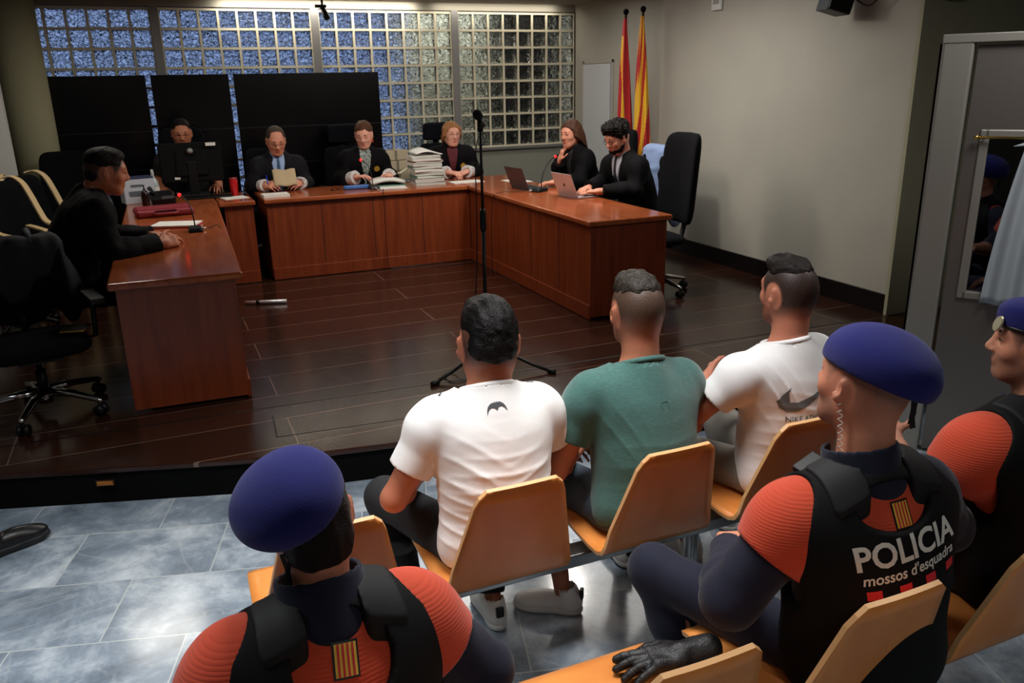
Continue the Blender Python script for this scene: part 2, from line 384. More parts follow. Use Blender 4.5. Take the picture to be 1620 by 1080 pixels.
# baseboard along right wall
BB = mat('baseboard_black', (20, 17, 16), rough=.3)
mb = MB(); mb.b2((-.27, -5.62, 0), (-.25, -2.42, .15)); mb.build('baseboard_right', BB, kind='structure', bevel=.004)
mb = MB(); mb.b2((-.02, -2.42, 0), (0, -1.04, .15)); mb.build('baseboard_right_rear', BB, kind='structure', bevel=.004)
# unseen walls that close the room
wallbox('wall_left', (-9.2, -12.5, FL), (-9.0, 1.2, 3.0), WALL)
wallbox('wall_gallery', (-9, -12.7, FL), (4, -12.5, 3.0), WALL)
wallbox('wall_far_right', (4, -12.5, FL), (4.2, -5.6, 3.0), WALL)
CE = mat('ceiling_plaster', (150, 144, 134), rough=.9)
wallbox('ceiling', (-9.2, -12.7, CEIL), (4.2, .1, CEIL+.1), CE)
# parapet and header of the glass wall
LOWW = mat('low_wall', (150, 150, 138), rough=.85, bump=(60, .1))
wallbox('wall_back', (-1.62, 0.0, 0), (0, .12, .93), LOWW)
wallbox('wall_back_low', (-9, 0.0, 0), (-1.62, .12, .545), LOWW)
wallbox('trim_3', (-9, -.02, 2.575), (0, .14, CEIL), mat('header', (150, 145, 132), rough=.8))
wallbox('trim_4', (-1.60, -.06, .915), (0, .12, .945), mat('sill_grey', (120, 118, 114), rough=.5))
# slim piers between the panels
PIER = mat('pier_grey', (138, 136, 134), rough=.45, metal=.3)
for i, (a, b) in enumerate(((-1.685, -1.6), (-3.37, -3.285), (-5.055, -4.97))):
    wallbox('trim_%d' % (5+i), (a, -.025, .5), (b, .10, 2.58), PIER)
wallbox('trim_8', (-.0, -.03, 0), (.05, .0, 2.6), mat('jamb_cream', (206, 196, 140), rough=.6))
# left of the glass wall: wall behind round pillar, and bright wall
wallbox('wall_back_left', (-9, -.02, .5), (-6.26, .14, 2.6), WALL)

# --- glass block windows
def glassmat():
    m = bpy.data.materials.new('glass_block'); m.use_nodes = True; nt = m.node_tree; N = nt.nodes; L = nt.links
    b = N['Principled BSDF']; b.inputs['Base Color'].default_value = (.80, .86, .92, 1); b.inputs['Transmission Weight'].default_value = 1
    b.inputs['Roughness'].default_value = .06; b.inputs['IOR'].default_value = 1.45
    tc = N.new('ShaderNodeTexCoord'); nz = N.new('ShaderNodeTexNoise'); nz.inputs['Scale'].default_value = 22; nz.inputs['Detail'].default_value = 2.5; nz.inputs['Distortion'].default_value = 1.2
    L.new(tc.outputs['Object'], nz.inputs[0]); bp = N.new('ShaderNodeBump'); bp.inputs['Strength'].default_value = 1.0; bp.inputs['Distance'].default_value = .08
    L.new(nz.outputs['Fac'], bp.inputs['Height']); L.new(bp.outputs[0], b.inputs['Normal'])
    return m
GB = glassmat()
MORT = mat('block_mortar', (222, 214, 188), rough=.7)
def blockwin(n, x1, cols, zb, rows):
    # x1 = right edge; top at 2.553
    x0 = x1-.2*cols; zt = 2.553; mo = MB(); g = MB(); j = .0125
    for c in range(cols+1):
        x = x0+.2*c; mo.b2((x-j, 0.0, zb), (x+j, .09, zt))
    for r in range(rows+1):
        z = zt-.2*r; mo.b2((x0-j, -.0006, z-j), (x1+j, .0894, z+j))
    o = mo.build('window_%d' % n, MORT, kind='structure')
    for c in range(cols):
        for r in range(rows):
            a = x0+.2*c+j; z = zt-.2*(r+1)+j; w = .2-2*j
            g.b2((a-.001, .022, z-.001), (a+w+.001, .070, z+w+.001))
    g.build('glass_blocks', GB, o)
blockwin(1, -5.055, 6, .553, 10); blockwin(2, -3.37, 8, .553, 10); blockwin(3, -1.685, 8, .553, 10); blockwin(4, 0.0, 8, .953, 8)
# world beyond the glass: light well open to the sky, grey shaft wall, dark void
OUTG = mat('shaft_wall_grey', (196, 196, 180), rough=.9)
OUTD = mat('shaft_dark', (16, 18, 24), rough=.9)
wallbox('wall_outside_shaft', (-2.22, .45, 0), (-1.12, .60, 3.4), OUTG)
wallbox('wall_outside_dark', (-.95, .9, 0), (1.2, 1.1, 3.4), OUTD)
wallbox('wall_outside_side', (1.1, .0, 0), (1.2, 1.1, 3.4), OUTD)
wallbox('wall_outside_dark_column', (-1.12, .40, 0), (-.72, .65, 3.4), OUTD)
wallbox('ceiling_outside', (-2.22, .1, 3.3), (1.2, 1.1, 3.4), OUTD)
area('shaft_fill', (-1.7, .27, 3.2), .8, 100, sy=.08, color=(1, .97, .85), rot=(R(12), 0, 0))  # added light source, brightens the grey wall behind the blocks

# --- round pillar at left
mb = MB(); mb.lathe([(.205, 0), (.205, CEIL)], (-6.265, -.62, 0), n=48); mb.build('pillar', mat('pillar_olive', (152, 148, 118), rough=.8), kind='structure')
wallbox('wall_left_bright', (-9.0, -1.5, 0), (-6.365, -1.38, CEIL), mat('wall_pale', (206, 206, 200), rough=.8))

# --- blackout screens standing in front of the glass
SCR = mat('screen_black', (7, 7, 9), rough=.22, spec=.35)
for i, (a, b) in enumerate(((-6.10, -5.185), (-5.145, -4.365), (-4.325, -2.73))):
    lab = ('leftmost black standing screen beside the round pillar', 'middle black standing screen between the two glowing gaps', 'widest black standing screen, behind the judges')[i]
    t = thing('standing_screen', ((a+b)/2, -.40, 0), 0, lab, 'screen', 'black standing screens before the glass wall')
    w = b-a
    mb = MB(); mb.box((0, 0, .95), (w-.01, .03, 1.86)); mb.build('panel', SCR, t, bevel=.003)
    mb = MB(); mb.box((0, -.002, 1.32), (w-.012, .034, .012)); mb.box((0, -.002, .93), (w-.012, .034, .012)); mb.build('reflection_strip', mat('screen_reflection', (20, 20, 24), rough=.3), t)  # lighter strips standing in for reflection lines on the glossy screen
    for s in (-1, 1):
        mb = MB(); mb.box((s*(w/2-.12), 0, .011), (.05, .34, .022)); mb.build('foot', BLK, t, bevel=.004)
# ================================================================== FURNITURE
def woodmat(name, c1, c2, rough, st, coat=0):
    m = mat(name, c1, rough=rough, coat=coat); nt, b = nodes(m); N = nt.nodes; L = nt.links
    tc = N.new('ShaderNodeTexCoord'); mp = N.new('ShaderNodeMapping'); mp.inputs['Scale'].default_value = st; L.new(tc.outputs['Object'], mp.inputs[0])
    nz = N.new('ShaderNodeTexNoise'); nz.inputs['Scale'].default_value = 2.2; nz.inputs['Detail'].default_value = 7; nz.inputs['Distortion'].default_value = .6; L.new(mp.outputs[0], nz.inputs[0])
    cr = N.new('ShaderNodeValToRGB'); L.new(nz.outputs['Fac'], cr.inputs[0]); e = cr.color_ramp.elements
    e[0].position = .3; e[0].color = (*lin(c1), 1); e[1].position = .7; e[1].color = (*lin(c2), 1)
    L.new(cr.outputs[0], b.inputs['Base Color'])
    return m
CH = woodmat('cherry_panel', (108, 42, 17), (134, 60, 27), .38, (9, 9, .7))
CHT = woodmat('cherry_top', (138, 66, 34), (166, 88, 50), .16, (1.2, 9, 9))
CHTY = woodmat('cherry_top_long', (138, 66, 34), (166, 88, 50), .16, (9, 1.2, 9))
PLY = woodmat('plywood', (200, 120, 54), (214, 140, 72), .32, (3, 3, .8))
PLYE = mat('plywood_edge', (206, 158, 106), rough=.4)
DK = mat('shadow_gap', (8, 6, 6), rough=.8)
STEEL = mat('brushed_steel', (150, 152, 152), rough=.3, metal=1)
CHROME = mat('chrome', (200, 200, 200), rough=.14, metal=1)
ZD = .76
def desk(name, poly, front, label, top=CHT, seams=(), end=None):
    """poly: top outline (x,y) counter-clockwise; front: list of (a,b) panel lines, set back 3 cm by the caller"""
    t = thing(name, (poly[0][0], poly[0][1], 0), 0, label, 'desk')
    o = Vector(poly[0])
    P = [(x-o.x, y-o.y) for x, y in poly]
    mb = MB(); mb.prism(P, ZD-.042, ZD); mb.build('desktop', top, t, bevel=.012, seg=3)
    for a, b in front:
        a = Vector(a)-o; b = Vector(b)-o; d = b-a; n = Vector((-d.y, d.x)).normalized(); ang = math.atan2(d.y, d.x); c = (a+b)/2+n*.012
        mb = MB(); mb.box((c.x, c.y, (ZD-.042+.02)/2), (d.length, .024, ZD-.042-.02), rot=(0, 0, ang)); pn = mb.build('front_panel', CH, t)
        if d.length < .8 and name != 'clerk_desk': continue
        mb = MB(); mb.box((a.x+d.x/2-n.x*.002, a.y+d.y/2-n.y*.002, .06), (d.length, .02, .11), rot=(0, 0, ang)); mb.build('plinth_strip', CH, pn, bevel=.003)
        k = int(d.length/.62)
        for i in range(1, k+1):
            g = MB(); q = a+d*(i/(k+1))-n*.0008; g.box((q.x, q.y, .42), (.005, .002, .58), rot=(0, 0, ang)); g.build('panel_joint', DK, pn)
    return t, o
# judges' long desk
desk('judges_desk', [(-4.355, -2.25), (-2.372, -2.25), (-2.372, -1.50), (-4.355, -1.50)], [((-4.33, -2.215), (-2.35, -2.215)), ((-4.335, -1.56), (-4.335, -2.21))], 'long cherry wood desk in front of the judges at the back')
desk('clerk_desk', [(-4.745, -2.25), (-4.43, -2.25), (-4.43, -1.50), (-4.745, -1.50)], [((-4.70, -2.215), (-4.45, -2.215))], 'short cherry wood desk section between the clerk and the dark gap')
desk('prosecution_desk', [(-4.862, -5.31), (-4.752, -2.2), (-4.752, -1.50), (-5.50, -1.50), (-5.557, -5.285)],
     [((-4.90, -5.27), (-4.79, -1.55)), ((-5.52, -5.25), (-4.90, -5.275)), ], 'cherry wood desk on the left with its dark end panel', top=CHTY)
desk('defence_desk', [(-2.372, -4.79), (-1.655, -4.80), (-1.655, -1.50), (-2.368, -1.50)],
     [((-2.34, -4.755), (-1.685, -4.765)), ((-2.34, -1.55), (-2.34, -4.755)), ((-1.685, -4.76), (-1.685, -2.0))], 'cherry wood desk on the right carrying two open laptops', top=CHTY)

FAB = mat('black_fabric', (9, 9, 12), rough=.95, spec=.15, bump=(400, .1))
FABH = mat('black_fabric_navy', (13, 14, 20), rough=.95, spec=.15, bump=(400, .1))
PLAS = mat('black_plastic', (11, 11, 12), rough=.45, spec=.3)
def rbox(mb, c, size, curve=0, nx=10, nz=10, r=.05, mi=0, tw=1, lean=0):
    """cushion: super-ellipsoid slab, thickness along y, curved; tw = top width ratio"""
    sx, sy, sz = (a/2 for a in size); vs = []; fs = []
    n = 28; m = 14
    for j in range(m+1):
        ph = -math.pi/2+math.pi*j/m
        for i in range(n):
            th = 2*math.pi*i/n
            def sp(v, e): return math.copysign(abs(v)**e, v)
            x = sp(math.cos(ph), .35)*sp(math.cos(th), .30); z = sp(math.cos(ph), .35)*sp(math.sin(th), .30); y = sp(math.sin(ph), .8)
            w = 1+(tw-1)*(z*.5+.5)
            X = x*sx*w; Z = z*sz; Y = y*sy+curve*(x*x)*sx+lean*Z
            vs.append((c[0]+X, c[1]+Y, c[2]+Z))
    for j in range(m):
        for i in range(n): fs.append((j*n+i, j*n+(i+1) % n, (j+1)*n+(i+1) % n, (j+1)*n+i))
    mb.add(vs, fs, mi, True); return mb
def office_chair(loc, rz, label, group=None, head=False, seat_h=.48, back_h=.62, back_w=.50, arms=True, fab=None, chrome=True, base_rot=0, lean=-.12, taper=.9):
    fab = fab or FAB
    t = thing('office_chair', loc, rz, label, 'chair', group)
    cm = CHROME if chrome else PLAS
    mb = MB(); mb.tube([(0, 0, .06), (0, 0, .13)], .035)
    for k in range(5):
        a = 2*math.pi*k/5+base_rot; x, y = math.cos(a), math.sin(a)
        mb.tube([(x*.03, y*.03, .12), (x*.16, y*.16, .115), (x*.31, y*.31, .085), (x*.325, y*.325, .075)], [.026, .021, .014, .013], n=8)
    mb.build('base', cm, t)
    for k in range(5):
        a = 2*math.pi*k/5+base_rot; x, y = math.cos(a)*.31, math.sin(a)*.31
        mb = MB(); q = (-math.sin(a)*.02, math.cos(a)*.02)
        for s in (-1, 1): mb.tube([(x+q[0]*s*1.3, y+q[1]*s*1.3, .030), (x+q[0]*s*.4, y+q[1]*s*.4, .030)], .029, n=14)
        mb.tube([(x, y, .03), (x, y, .08)], .009, n=8); mb.build('castor', PLAS, t)
    mb = MB(); mb.tube([(0, 0, .12), (0, 0, .24)], .027); mb.tube([(0, 0, .24), (0, 0, seat_h-.08)], .016); mb.box((0, 0, seat_h-.075), (.2, .26, .04)); mb.build('gas_column', PLAS, t)
    mb = MB()
    n = 24
    vs = []; fs = []
    for j in range(9):
        ph = -math.pi/2+math.pi*j/8
        for i in range(n):
            th = 2*math.pi*i/n; c_, s_ = math.cos(th), math.sin(th); e = abs(math.cos(ph))**.3 if math.cos(ph) > 1e-6 else 0
            vs.append((math.copysign(abs(c_)**.5, c_)*.25*e, math.copysign(abs(s_)**.5, s_)*.24*e+.02, seat_h-.02+.045*math.sin(ph)))
    for j in range(8):
        for i in range(n): fs.append((j*n+i, j*n+(i+1) % n, (j+1)*n+(i+1) % n, (j+1)*n+i))
    mb.add(vs, fs, 0, True); mb.build('seat', fab, t)
    mb = MB(); rbox(mb, (0, -.25+lean*.25, seat_h+.10+back_h/2), (back_w, .09, back_h), curve=.25, tw=taper, lean=lean); mb.build('backrest', fab, t)
    mb = MB(); mb.tube([(0, -.08, seat_h-.07), (0, -.26, seat_h-.05), (0, -.29, seat_h+.08), (0, -.30+lean*.2, seat_h+.3)], .022, n=8); mb.build('back_bracket', PLAS, t)
    if head:
        mb = MB(); rbox(mb, (0, -.27+lean*(back_h*.9), seat_h+.10+back_h+.13), (.34, .08, .20), curve=.3, tw=.92, lean=lean); mb.build('headrest', fab, t)
        mb = MB(); mb.box((0, -.31+lean*(back_h*.8), seat_h+.10+back_h), (.06, .02, .2)); mb.build('headrest_bracket', PLAS, t)
    if arms:
        for s in (-1, 1):
            mb = MB(); mb.tube([(s*.2, 0, seat_h-.05), (s*.29, 0, seat_h-.03), (s*.30, 0, seat_h+.16)], .014, n=8); mb.box((s*.30, .03, seat_h+.185), (.07, .27, .03)); mb.build('armrest', PLAS, t, bevel=.01)
    return t

# plywood seats on steel beams
def ply_seat(x, yb, label, group, lift=0):
    t = thing('plywood_seat', (x, yb, FL), 0, label, 'chair', group)
    # shell profile in (y,z): seat front -> bend -> back top
    prof = [(.455, .405), (.44, .425), (.40, .440), (.30, .440), (.20, .432), (.10, .428), (.05, .432), (.02, .446), (.002, .475), (-.015, .54), (-.05, .66), (-.085, .78), (-.102, .835)]
    wid = [.17, .20, .207, .21, .21, .21, .21, .21, .208, .198, .172, .147, .134]
    mb = MB(); nx = 13; th = .013; L = []
    for (y, z), w in zip(prof, wid):
        L.append([(u*w, y+.006*u*u*(1 if z > .5 else 0), z) for u in [(-1+2*i/(nx-1)) for i in range(nx)]])
    # rounded top corners
    top = L[-1]; m = len(L)
    for i in range(nx):
        u = -1+2*i/(nx-1)
        if abs(u) > .8:
            dz = ((abs(u)-.8)/.2)**2*.022; x_, y_, z_ = top[i]; top[i] = (x_, y_+dz*.15, z_-dz)
    nrm = []
    for j in range(m):
        a = Vector(prof[max(j-1, 0)]); b = Vector(prof[min(j+1, m-1)]); d = (b-a).normalized(); nrm.append((-d.y, d.x))
    vs = []; fs = []
    for s in (0, 1):
        for j in range(m):
            for p in L[j]:
                k = th*s; vs.append((p[0], p[1]+nrm[j][0]*k*1, p[2]+nrm[j][1]*k*1))
    def I(s, j, i): return s*m*nx+j*nx+i
    for j in range(m-1):
        for i in range(nx-1):
            fs.append((I(0, j, i), I(0, j, i+1), I(0, j+1, i+1), I(0, j+1, i))); fs.append((I(1, j, i), I(1, j+1, i), I(1, j+1, i+1), I(1, j, i+1)))
    nface = len(fs)
    rim = [(0, i) for i in range(nx)]+[(j, nx-1) for j in range(1, m)]+[(m-1, i) for i in range(nx-2, -1, -1)]+[(j, 0) for j in range(m-2, 0, -1)]
    for k in range(len(rim)):
        a = rim[k]; b = rim[(k+1) % len(rim)]; fs.append((I(0, *a), I(0, *b), I(1, *b), I(1, *a)))
    mb.add(vs, fs[:nface], 0, True); mb.f += [tuple(f) for f in fs[nface:]]; mb.m += [1]*(len(fs)-nface); mb.sm += [False]*(len(fs)-nface)
    mb.build('seat_shell', [PLY, PLYE], t)
    mb = MB(); mb.box((0, .18, .402), (.16, .2, .04)); mb.build('mount', STEEL, t, bevel=.004)
    return t
X1 = [-4.935, -4.385, -3.84, -3.30]
L1 = ['empty plywood seat in the front row, left of the man in the white shirt', 'plywood seat under the man in the white bat-print shirt', 'plywood seat under the man in the green shirt', 'plywood seat under the man in the white swoosh shirt']
for x, l in zip(X1, L1): ply_seat(x, -7.975, l, 'front row plywood seats')
X2 = [-5.42, -4.89, -4.355, -3.825, -3.29, -2.75]
L2 = ['plywood seat at the left under the beret officer with the striped patch', None, 'plywood back-row seat with the black glove on it', 'plywood seat behind the lettered police vest', 'plywood back-row seat furthest right, in front of the door', None]
for i, x in enumerate(X2):
    if i in (2, 3, 4): ply_seat(x, -8.825, L2[i], 'back row plywood seats')
ply_seat(-2.76, -8.825, 'plywood back-row seat at the right edge, under the profile officer', 'back row plywood seats')
ply_seat(-5.0, -8.825, L2[0], 'back row plywood seats')
def beam(x0, x1, y, label, legs):
    t = thing('seat_beam', ((x0+x1)/2, y, FL), 0, label, 'bench frame', 'steel beams under the seat rows')
    c = (x0+x1)/2
    mb = MB(); mb.box((0, 0, .352), (x1-x0, .08, .05)); mb.build('beam', STEEL, t, bevel=.006)
    for x in legs:
        mb = MB(); mb.tube([(x-c, 0, .33), (x-c, 0, .03)], .028, n=14); mb.box((x-c, 0, .012), (.06, .46, .022)); mb.build('leg', STEEL, t, bevel=.004)
beam(-5.2, -3.05, -7.80, 'grey steel beam and legs carrying the front row of seats', (-4.66, -3.57))
beam(-5.3, -3.0, -8.65, 'grey steel beam and legs carrying the back row of seats', (-4.62, -3.56))
# ================================================================== PEOPLE
def A3(*v): return np.array(v, float)
def nrm(v): v = np.array(v, float); return v/(np.linalg.norm(v)+1e-12)
def eul(x=0, y=0, z=0): return np.array(Euler((R(x), R(y), R(z)), 'XYZ').to_matrix())
def sstep(a, b, x): t = np.clip((x-a)/(b-a), 0, 1); return t*t*(3-2*t)
def wr(P, seed, f, amp, st=(1, 1, 1)):
    rg = np.random.RandomState(seed); d = 0; Q = P*np.array(st, np.float32)
    w = np.sin(Q@np.array(rg.randn(3)*f*.5, np.float32)+rg.rand()*6)*1.2
    for i in range(5):
        k = rg.randn(3); k = k/np.linalg.norm(k)*f*(.7+.6*rg.rand()); d = d+np.sin(Q@k.astype(np.float32)+w+rg.rand()*6.28)
    return d/5*amp*2
def skin_mat(name, rgb, hair, stub=.75):
    m = mat(name, rgb, rough=.5, spec=.4, bump=(160, .08)); nt, b = nodes(m); N = nt.nodes; L = nt.links
    b.inputs['Subsurface Weight'].default_value = .08; b.inputs['Subsurface Radius'].default_value = (.012, .005, .003)
    nz = N.new('ShaderNodeTexNoise'); nz.inputs['Scale'].default_value = 14; nz.inputs['Detail'].default_value = 4; tc = N.new('ShaderNodeTexCoord'); L.new(tc.outputs['Object'], nz.inputs[0])
    m0 = N.new('ShaderNodeMix'); m0.data_type = 'RGBA'; L.new(nz.outputs['Fac'], m0.inputs[0]); m0.inputs[6].default_value = (*lin(rgb), 1); m0.inputs[7].default_value = (*lin((min(255, rgb[0]+4), rgb[1]*.92, rgb[2]*.90)), 1)
    at = N.new('ShaderNodeAttribute'); at.attribute_name = 'lip'
    m1 = N.new('ShaderNodeMix'); m1.data_type = 'RGBA'; L.new(at.outputs['Fac'], m1.inputs[0]); L.new(m0.outputs[2], m1.inputs[6]); m1.inputs[7].default_value = (*lin((rgb[0]*.86, rgb[1]*.62, rgb[2]*.62)), 1)
    ah = N.new('ShaderNodeAttribute'); ah.attribute_name = 'stubble'
    n2 = N.new('ShaderNodeTexNoise'); n2.inputs['Scale'].default_value = 420; n2.inputs['Detail'].default_value = 2; L.new(tc.outputs['Object'], n2.inputs[0])
    mr = N.new('ShaderNodeMapRange'); mr.inputs[1].default_value = .3; mr.inputs[2].default_value = .7; mr.inputs[3].default_value = .86; mr.inputs[4].default_value = 1.1; L.new(n2.outputs['Fac'], mr.inputs[0])
    mm = N.new('ShaderNodeMath'); mm.operation = 'MULTIPLY'; mm.use_clamp = True; L.new(ah.outputs['Fac'], mm.inputs[0]); L.new(mr.outputs[0], mm.inputs[1])
    m2 = N.new('ShaderNodeMix'); m2.data_type = 'RGBA'; L.new(mm.outputs[0], m2.inputs[0]); L.new(m1.outputs[2], m2.inputs[6]); m2.inputs[7].default_value = (*lin(hair), 1)
    L.new(m2.outputs[2], b.inputs['Base Color'])
    return m
def hair_mat(name, rgb, rgb2=None, st=(60, 8, 60), rough=.5):
    m = mat(name, rgb, rough=rough, spec=.12 if sum(rgb) < 60 else .22); nt, b = nodes(m); N = nt.nodes; L = nt.links
    tc = N.new('ShaderNodeTexCoord'); mp = N.new('ShaderNodeMapping'); mp.inputs['Scale'].default_value = st; L.new(tc.outputs['Object'], mp.inputs[0])
    nz = N.new('ShaderNodeTexNoise'); nz.inputs['Scale'].default_value = 4; nz.inputs['Detail'].default_value = 4; nz.inputs['Distortion'].default_value = .8; L.new(mp.outputs[0], nz.inputs[0])
    mx = N.new('ShaderNodeMix'); mx.data_type = 'RGBA'; L.new(nz.outputs['Fac'], mx.inputs[0]); mx.inputs[6].default_value = (*lin(rgb), 1); mx.inputs[7].default_value = (*lin(rgb2 or tuple(min(255, c*1.6+6) for c in rgb)), 1)
    L.new(mx.outputs[2], b.inputs['Base Color'])
    bp = N.new('ShaderNodeBump'); bp.inputs['Strength'].default_value = .7; bp.inputs['Distance'].default_value = .006; L.new(nz.outputs['Fac'], bp.inputs['Height']); L.new(bp.outputs[0], b.inputs['Normal'])
    return m

def kp(front, zc, low, back=0):
    return lambda x, y, z: np.maximum(-(z-low+back*np.clip(-y-.02, 0, 1)), (y-front)*.9-(z-zc)-np.clip((np.abs(x)-.042)*4, 0, .062))
class Body:
    """figure frame: x right, y forward, z up, origin on the floor below the hips"""
    def __init__(s, name, loc, rz, label, group=None, S=1.0, b=1.0, hipz=.56, lean=0, side=0, twist=0, hunch=.0, shw=.185, head=(0, 0, 0), headoff=(0, 0, 0),
                 hs=1.0, el=None, wrist=None, knee=None, ankle=None, toe=((0, 1, 0), (0, 1, 0)), neck=1.0, female=False, sit=True, shz=.475, neckl=1.0, arm=1.0, shdrop=(0, 0)):
        s.t = thing(name, loc, R(rz), label, 'person', group); s.S = S; s.b = b; s.hs = hs*S
        T = eul(-lean, side, twist); s.T = T; Rv, Fv, U = T[:, 0], T[:, 1], T[:, 2]
        s.pel = A3(0, 0, hipz); p = s.pel; s.Rv, s.Fv, s.U = Rv, Fv, U
        s.sh = [p+U*(shz+shdrop[0])*S-Rv*shw*S+Fv*hunch*S, p+U*(shz+shdrop[1])*S+Rv*shw*S+Fv*hunch*S]
        s.nb = p+U*.525*S+Fv*hunch*.6*S
        s.Hm = T@eul(*head) if False else eul(*head)
        s.Hc = s.nb+A3(*headoff)*S+U*.135*S*neckl+Fv*(.025+hunch*.4)*S+A3(0, 0, .03)*S
        s.el = [A3(*e) for e in (el or ((-.27, .06, .80), (.27, .06, .80)))]
        s.wr = [A3(*e) for e in (wrist or ((-.16, .28, .74), (.16, .28, .74)))]
        s.hip = [p+A3(-.09, 0, -.01)*S, p+A3(.09, 0, -.01)*S]
        s.kn = [A3(*e) for e in (knee or ((-.13, .43*S, .50), (.13, .43*S, .50)))]
        s.an = [A3(*e) for e in (ankle or ((-.13, .44*S, .09), (.13, .44*S, .09)))]
        s.toe = [nrm(e) for e in toe]; s.arm = arm; s.neck = neck; s.female = female
    def torso(s):
        p, U, Rv, Fv, S, b = s.pel, s.U, s.Rv, s.Fv, s.S, s.b; M = s.T; o = []
        hu = s.nb-(p+U*.525*S)
        if s.female:
            o += [Pr('ell', p+U*.02, (.165*b*S, .125*S, .12*S), M, k=.05), Pr('ell', p+U*.17*S, (.125*b*S, .10*S, .16*S), M, k=.08), Pr('ell', p+U*.33*S+hu*.3, (.145*b*S, .105*S, .17*S), M, k=.08),
                  Pr('ell', p+U*.34*S+Fv*.075*S-Rv*.062*S, (.055*S, .055*S, .06*S), M, k=.05), Pr('ell', p+U*.34*S+Fv*.075*S+Rv*.062*S, (.055*S, .055*S, .06*S), M, k=.05)]
        else:
            o += [Pr('ell', p+U*.02, (.175*b*S, .13*S, .13*S), M, k=.05), Pr('ell', p+U*.17*S, (.155*b*S, .125*S*b, .17*S), M, k=.08), Pr('ell', p+U*.33*S+hu*.4-Fv*.005*S, (.168*b*S, .12*S, .19*S), M, k=.08)]
        o += [Pr('rc', s.sh[0]+Rv*.05*S-U*.045*S, s.sh[1]-Rv*.05*S-U*.045*S, .085*S, .085*S, k=.07)]
        for i in (0, 1):
            o.append(Pr('rc', s.nb-U*.01*S+(s.sh[i]-s.nb)*.1, s.sh[i]+U*.0*S, .056*S, .052*S, k=.06))
        return o
    def upper(s, i, f0=0.0, f1=1.0, inf=0, k=.03, cutend=False):
        a, c = s.sh[i], s.el[i]; S = s.S*s.arm; q = a+(c-a)*f1; r1 = .056+(.043-.056)*f1
        pr = Pr('rc', a, q, .056*S, r1*S, k=k, inf=inf)
        if cutend: n = nrm(c-a); pr.cut = [(q-n*.005, n)]
        o = [Pr('ell', a+(c-a)*.16, (.064*S, .064*S, .075*S), None, k=k, inf=inf)]
        if cutend:
            n = nrm(c-a); o[0].cut = [(q-n*.005, n)]
        return o+[pr]
    def fore(s, i, f1=1.0, inf=0, k=.02, cutend=False):
        a, c = s.el[i], s.wr[i]; S = s.S*s.arm; m = a+(c-a)*.3; q = a+(c-a)*f1
        o = [Pr('rc', a, m, .042*S, .044*S, k=k, inf=inf), Pr('rc', m, q, .044*S, (.044+(.027-.044)*(f1-.3)/.7)*S, k=k, inf=inf)]
        if cutend:
            n = nrm(c-a); o[1].cut = [(q-n*.004, n)]
        return o
    def leg(s, i, calf=1.0, inf=0, cutend=False, k=.04):
        S = s.S; h, kn, an = s.hip[i], s.kn[i], s.an[i]; q = kn+(an-kn)*calf
        o = [Pr('rc', h, kn, .088*S, .058*S, k=k, inf=inf)]
        if calf > 0:
            m = kn+(an-kn)*.35-s.toe[i]*.012; o += [Pr('rc', kn, m, .056*S, .054*S, k=k, inf=inf), Pr('rc', m, q, .054*S, (.036 if calf > .9 else .048)*S, k=k, inf=inf)]
            if cutend: n = nrm(an-kn); o[2].cut = [(q-n*.005, n)]
        return o
    def foot(s, i):
        a = s.an[i]; t = s.toe[i]; S = s.S; z = A3(0, 0, 1)
        return [Pr('rc', a-t*.02*S-z*.035*S, a+t*.14*S-z*.055*S, .034*S, .026*S, k=.03), Pr('rc', a, a+t*.1*S-z*.045*S, .038*S, .03*S, k=.03)]
    def headp(s, beard=0):
        h = s.hs; M = s.Hm; c = s.Hc
        def q(x, y, z): return c+M@A3(x, y, z)*h
        E = lambda x, y, z, a, b_, d, k=.02, rot=None, sub=False: Pr('ell', q(x, y, z), (a*h, b_*h, d*h), M if rot is None else M@eul(*rot), k=k*h, sub=sub)
        o = [E(0, -.012, .032, .077, .096, .086, .03), E(0, -.035, .0, .070, .07, .07, .03), E(0, .022, -.02, .064, .072, .082, .04), E(0, .03, -.068, .050, .052, .045, .03), E(0, .068, -.096, .021, .018, .017, .025)]
        o += [Pr('rc', q(-.052, -.01, -.045), q(-.028, .055, -.092), .018*h, .018*h, k=.03*h), Pr('rc', q(.052, -.01, -.045), q(.028, .055, -.092), .018*h, .018*h, k=.03*h)]
        o += [Pr('rc', q(-.034, .076, .030), q(.034, .076, .030), .011*h, .011*h, k=.02*h)]
        for sx in (-1, 1):
            o += [E(sx*.044, .058, -.022, .020, .018, .018, .025), E(sx*.031, .086, .010, .016, .012, .011, .014, sub=True), E(sx*.031, .074, .010, .0145, .013, .0125, .004),
                  Pr('rc', q(sx*.018, .090, .017), q(sx*.046, .078, .015), .0035*h, .003*h, k=.006*h)]
            o += [E(sx*.081, -.007, -.006, .009, .021, .033, .008, rot=(12, sx*8, sx*-34)), E(sx*.090, .003, -.002, .006, .011, .018, .004, rot=(12, 0, sx*-34), sub=True)]
        o += [Pr('rc', q(0, .086, .018), q(0, .107, -.020), .0085*h, .0115*h, k=.014*h), E(-.012, .098, -.026, .009, .010, .008, .008), E(.012, .098, -.026, .009, .010, .008, .008)]
        o += [Pr('rc', q(-.019, .086, -.054), q(.019, .086, -.054), .0065*h, .0065*h, k=.006*h), Pr('rc', q(-.016, .086, -.063), q(.016, .086, -.063), .0075*h, .0075*h, k=.006*h)]
        nr = .057*s.neck*s.S
        o += [Pr('rc', s.nb-s.U*.03, c+M@A3(0, -.028, -.05)*h, nr*1.08, nr*.97, k=.035)]
        return o
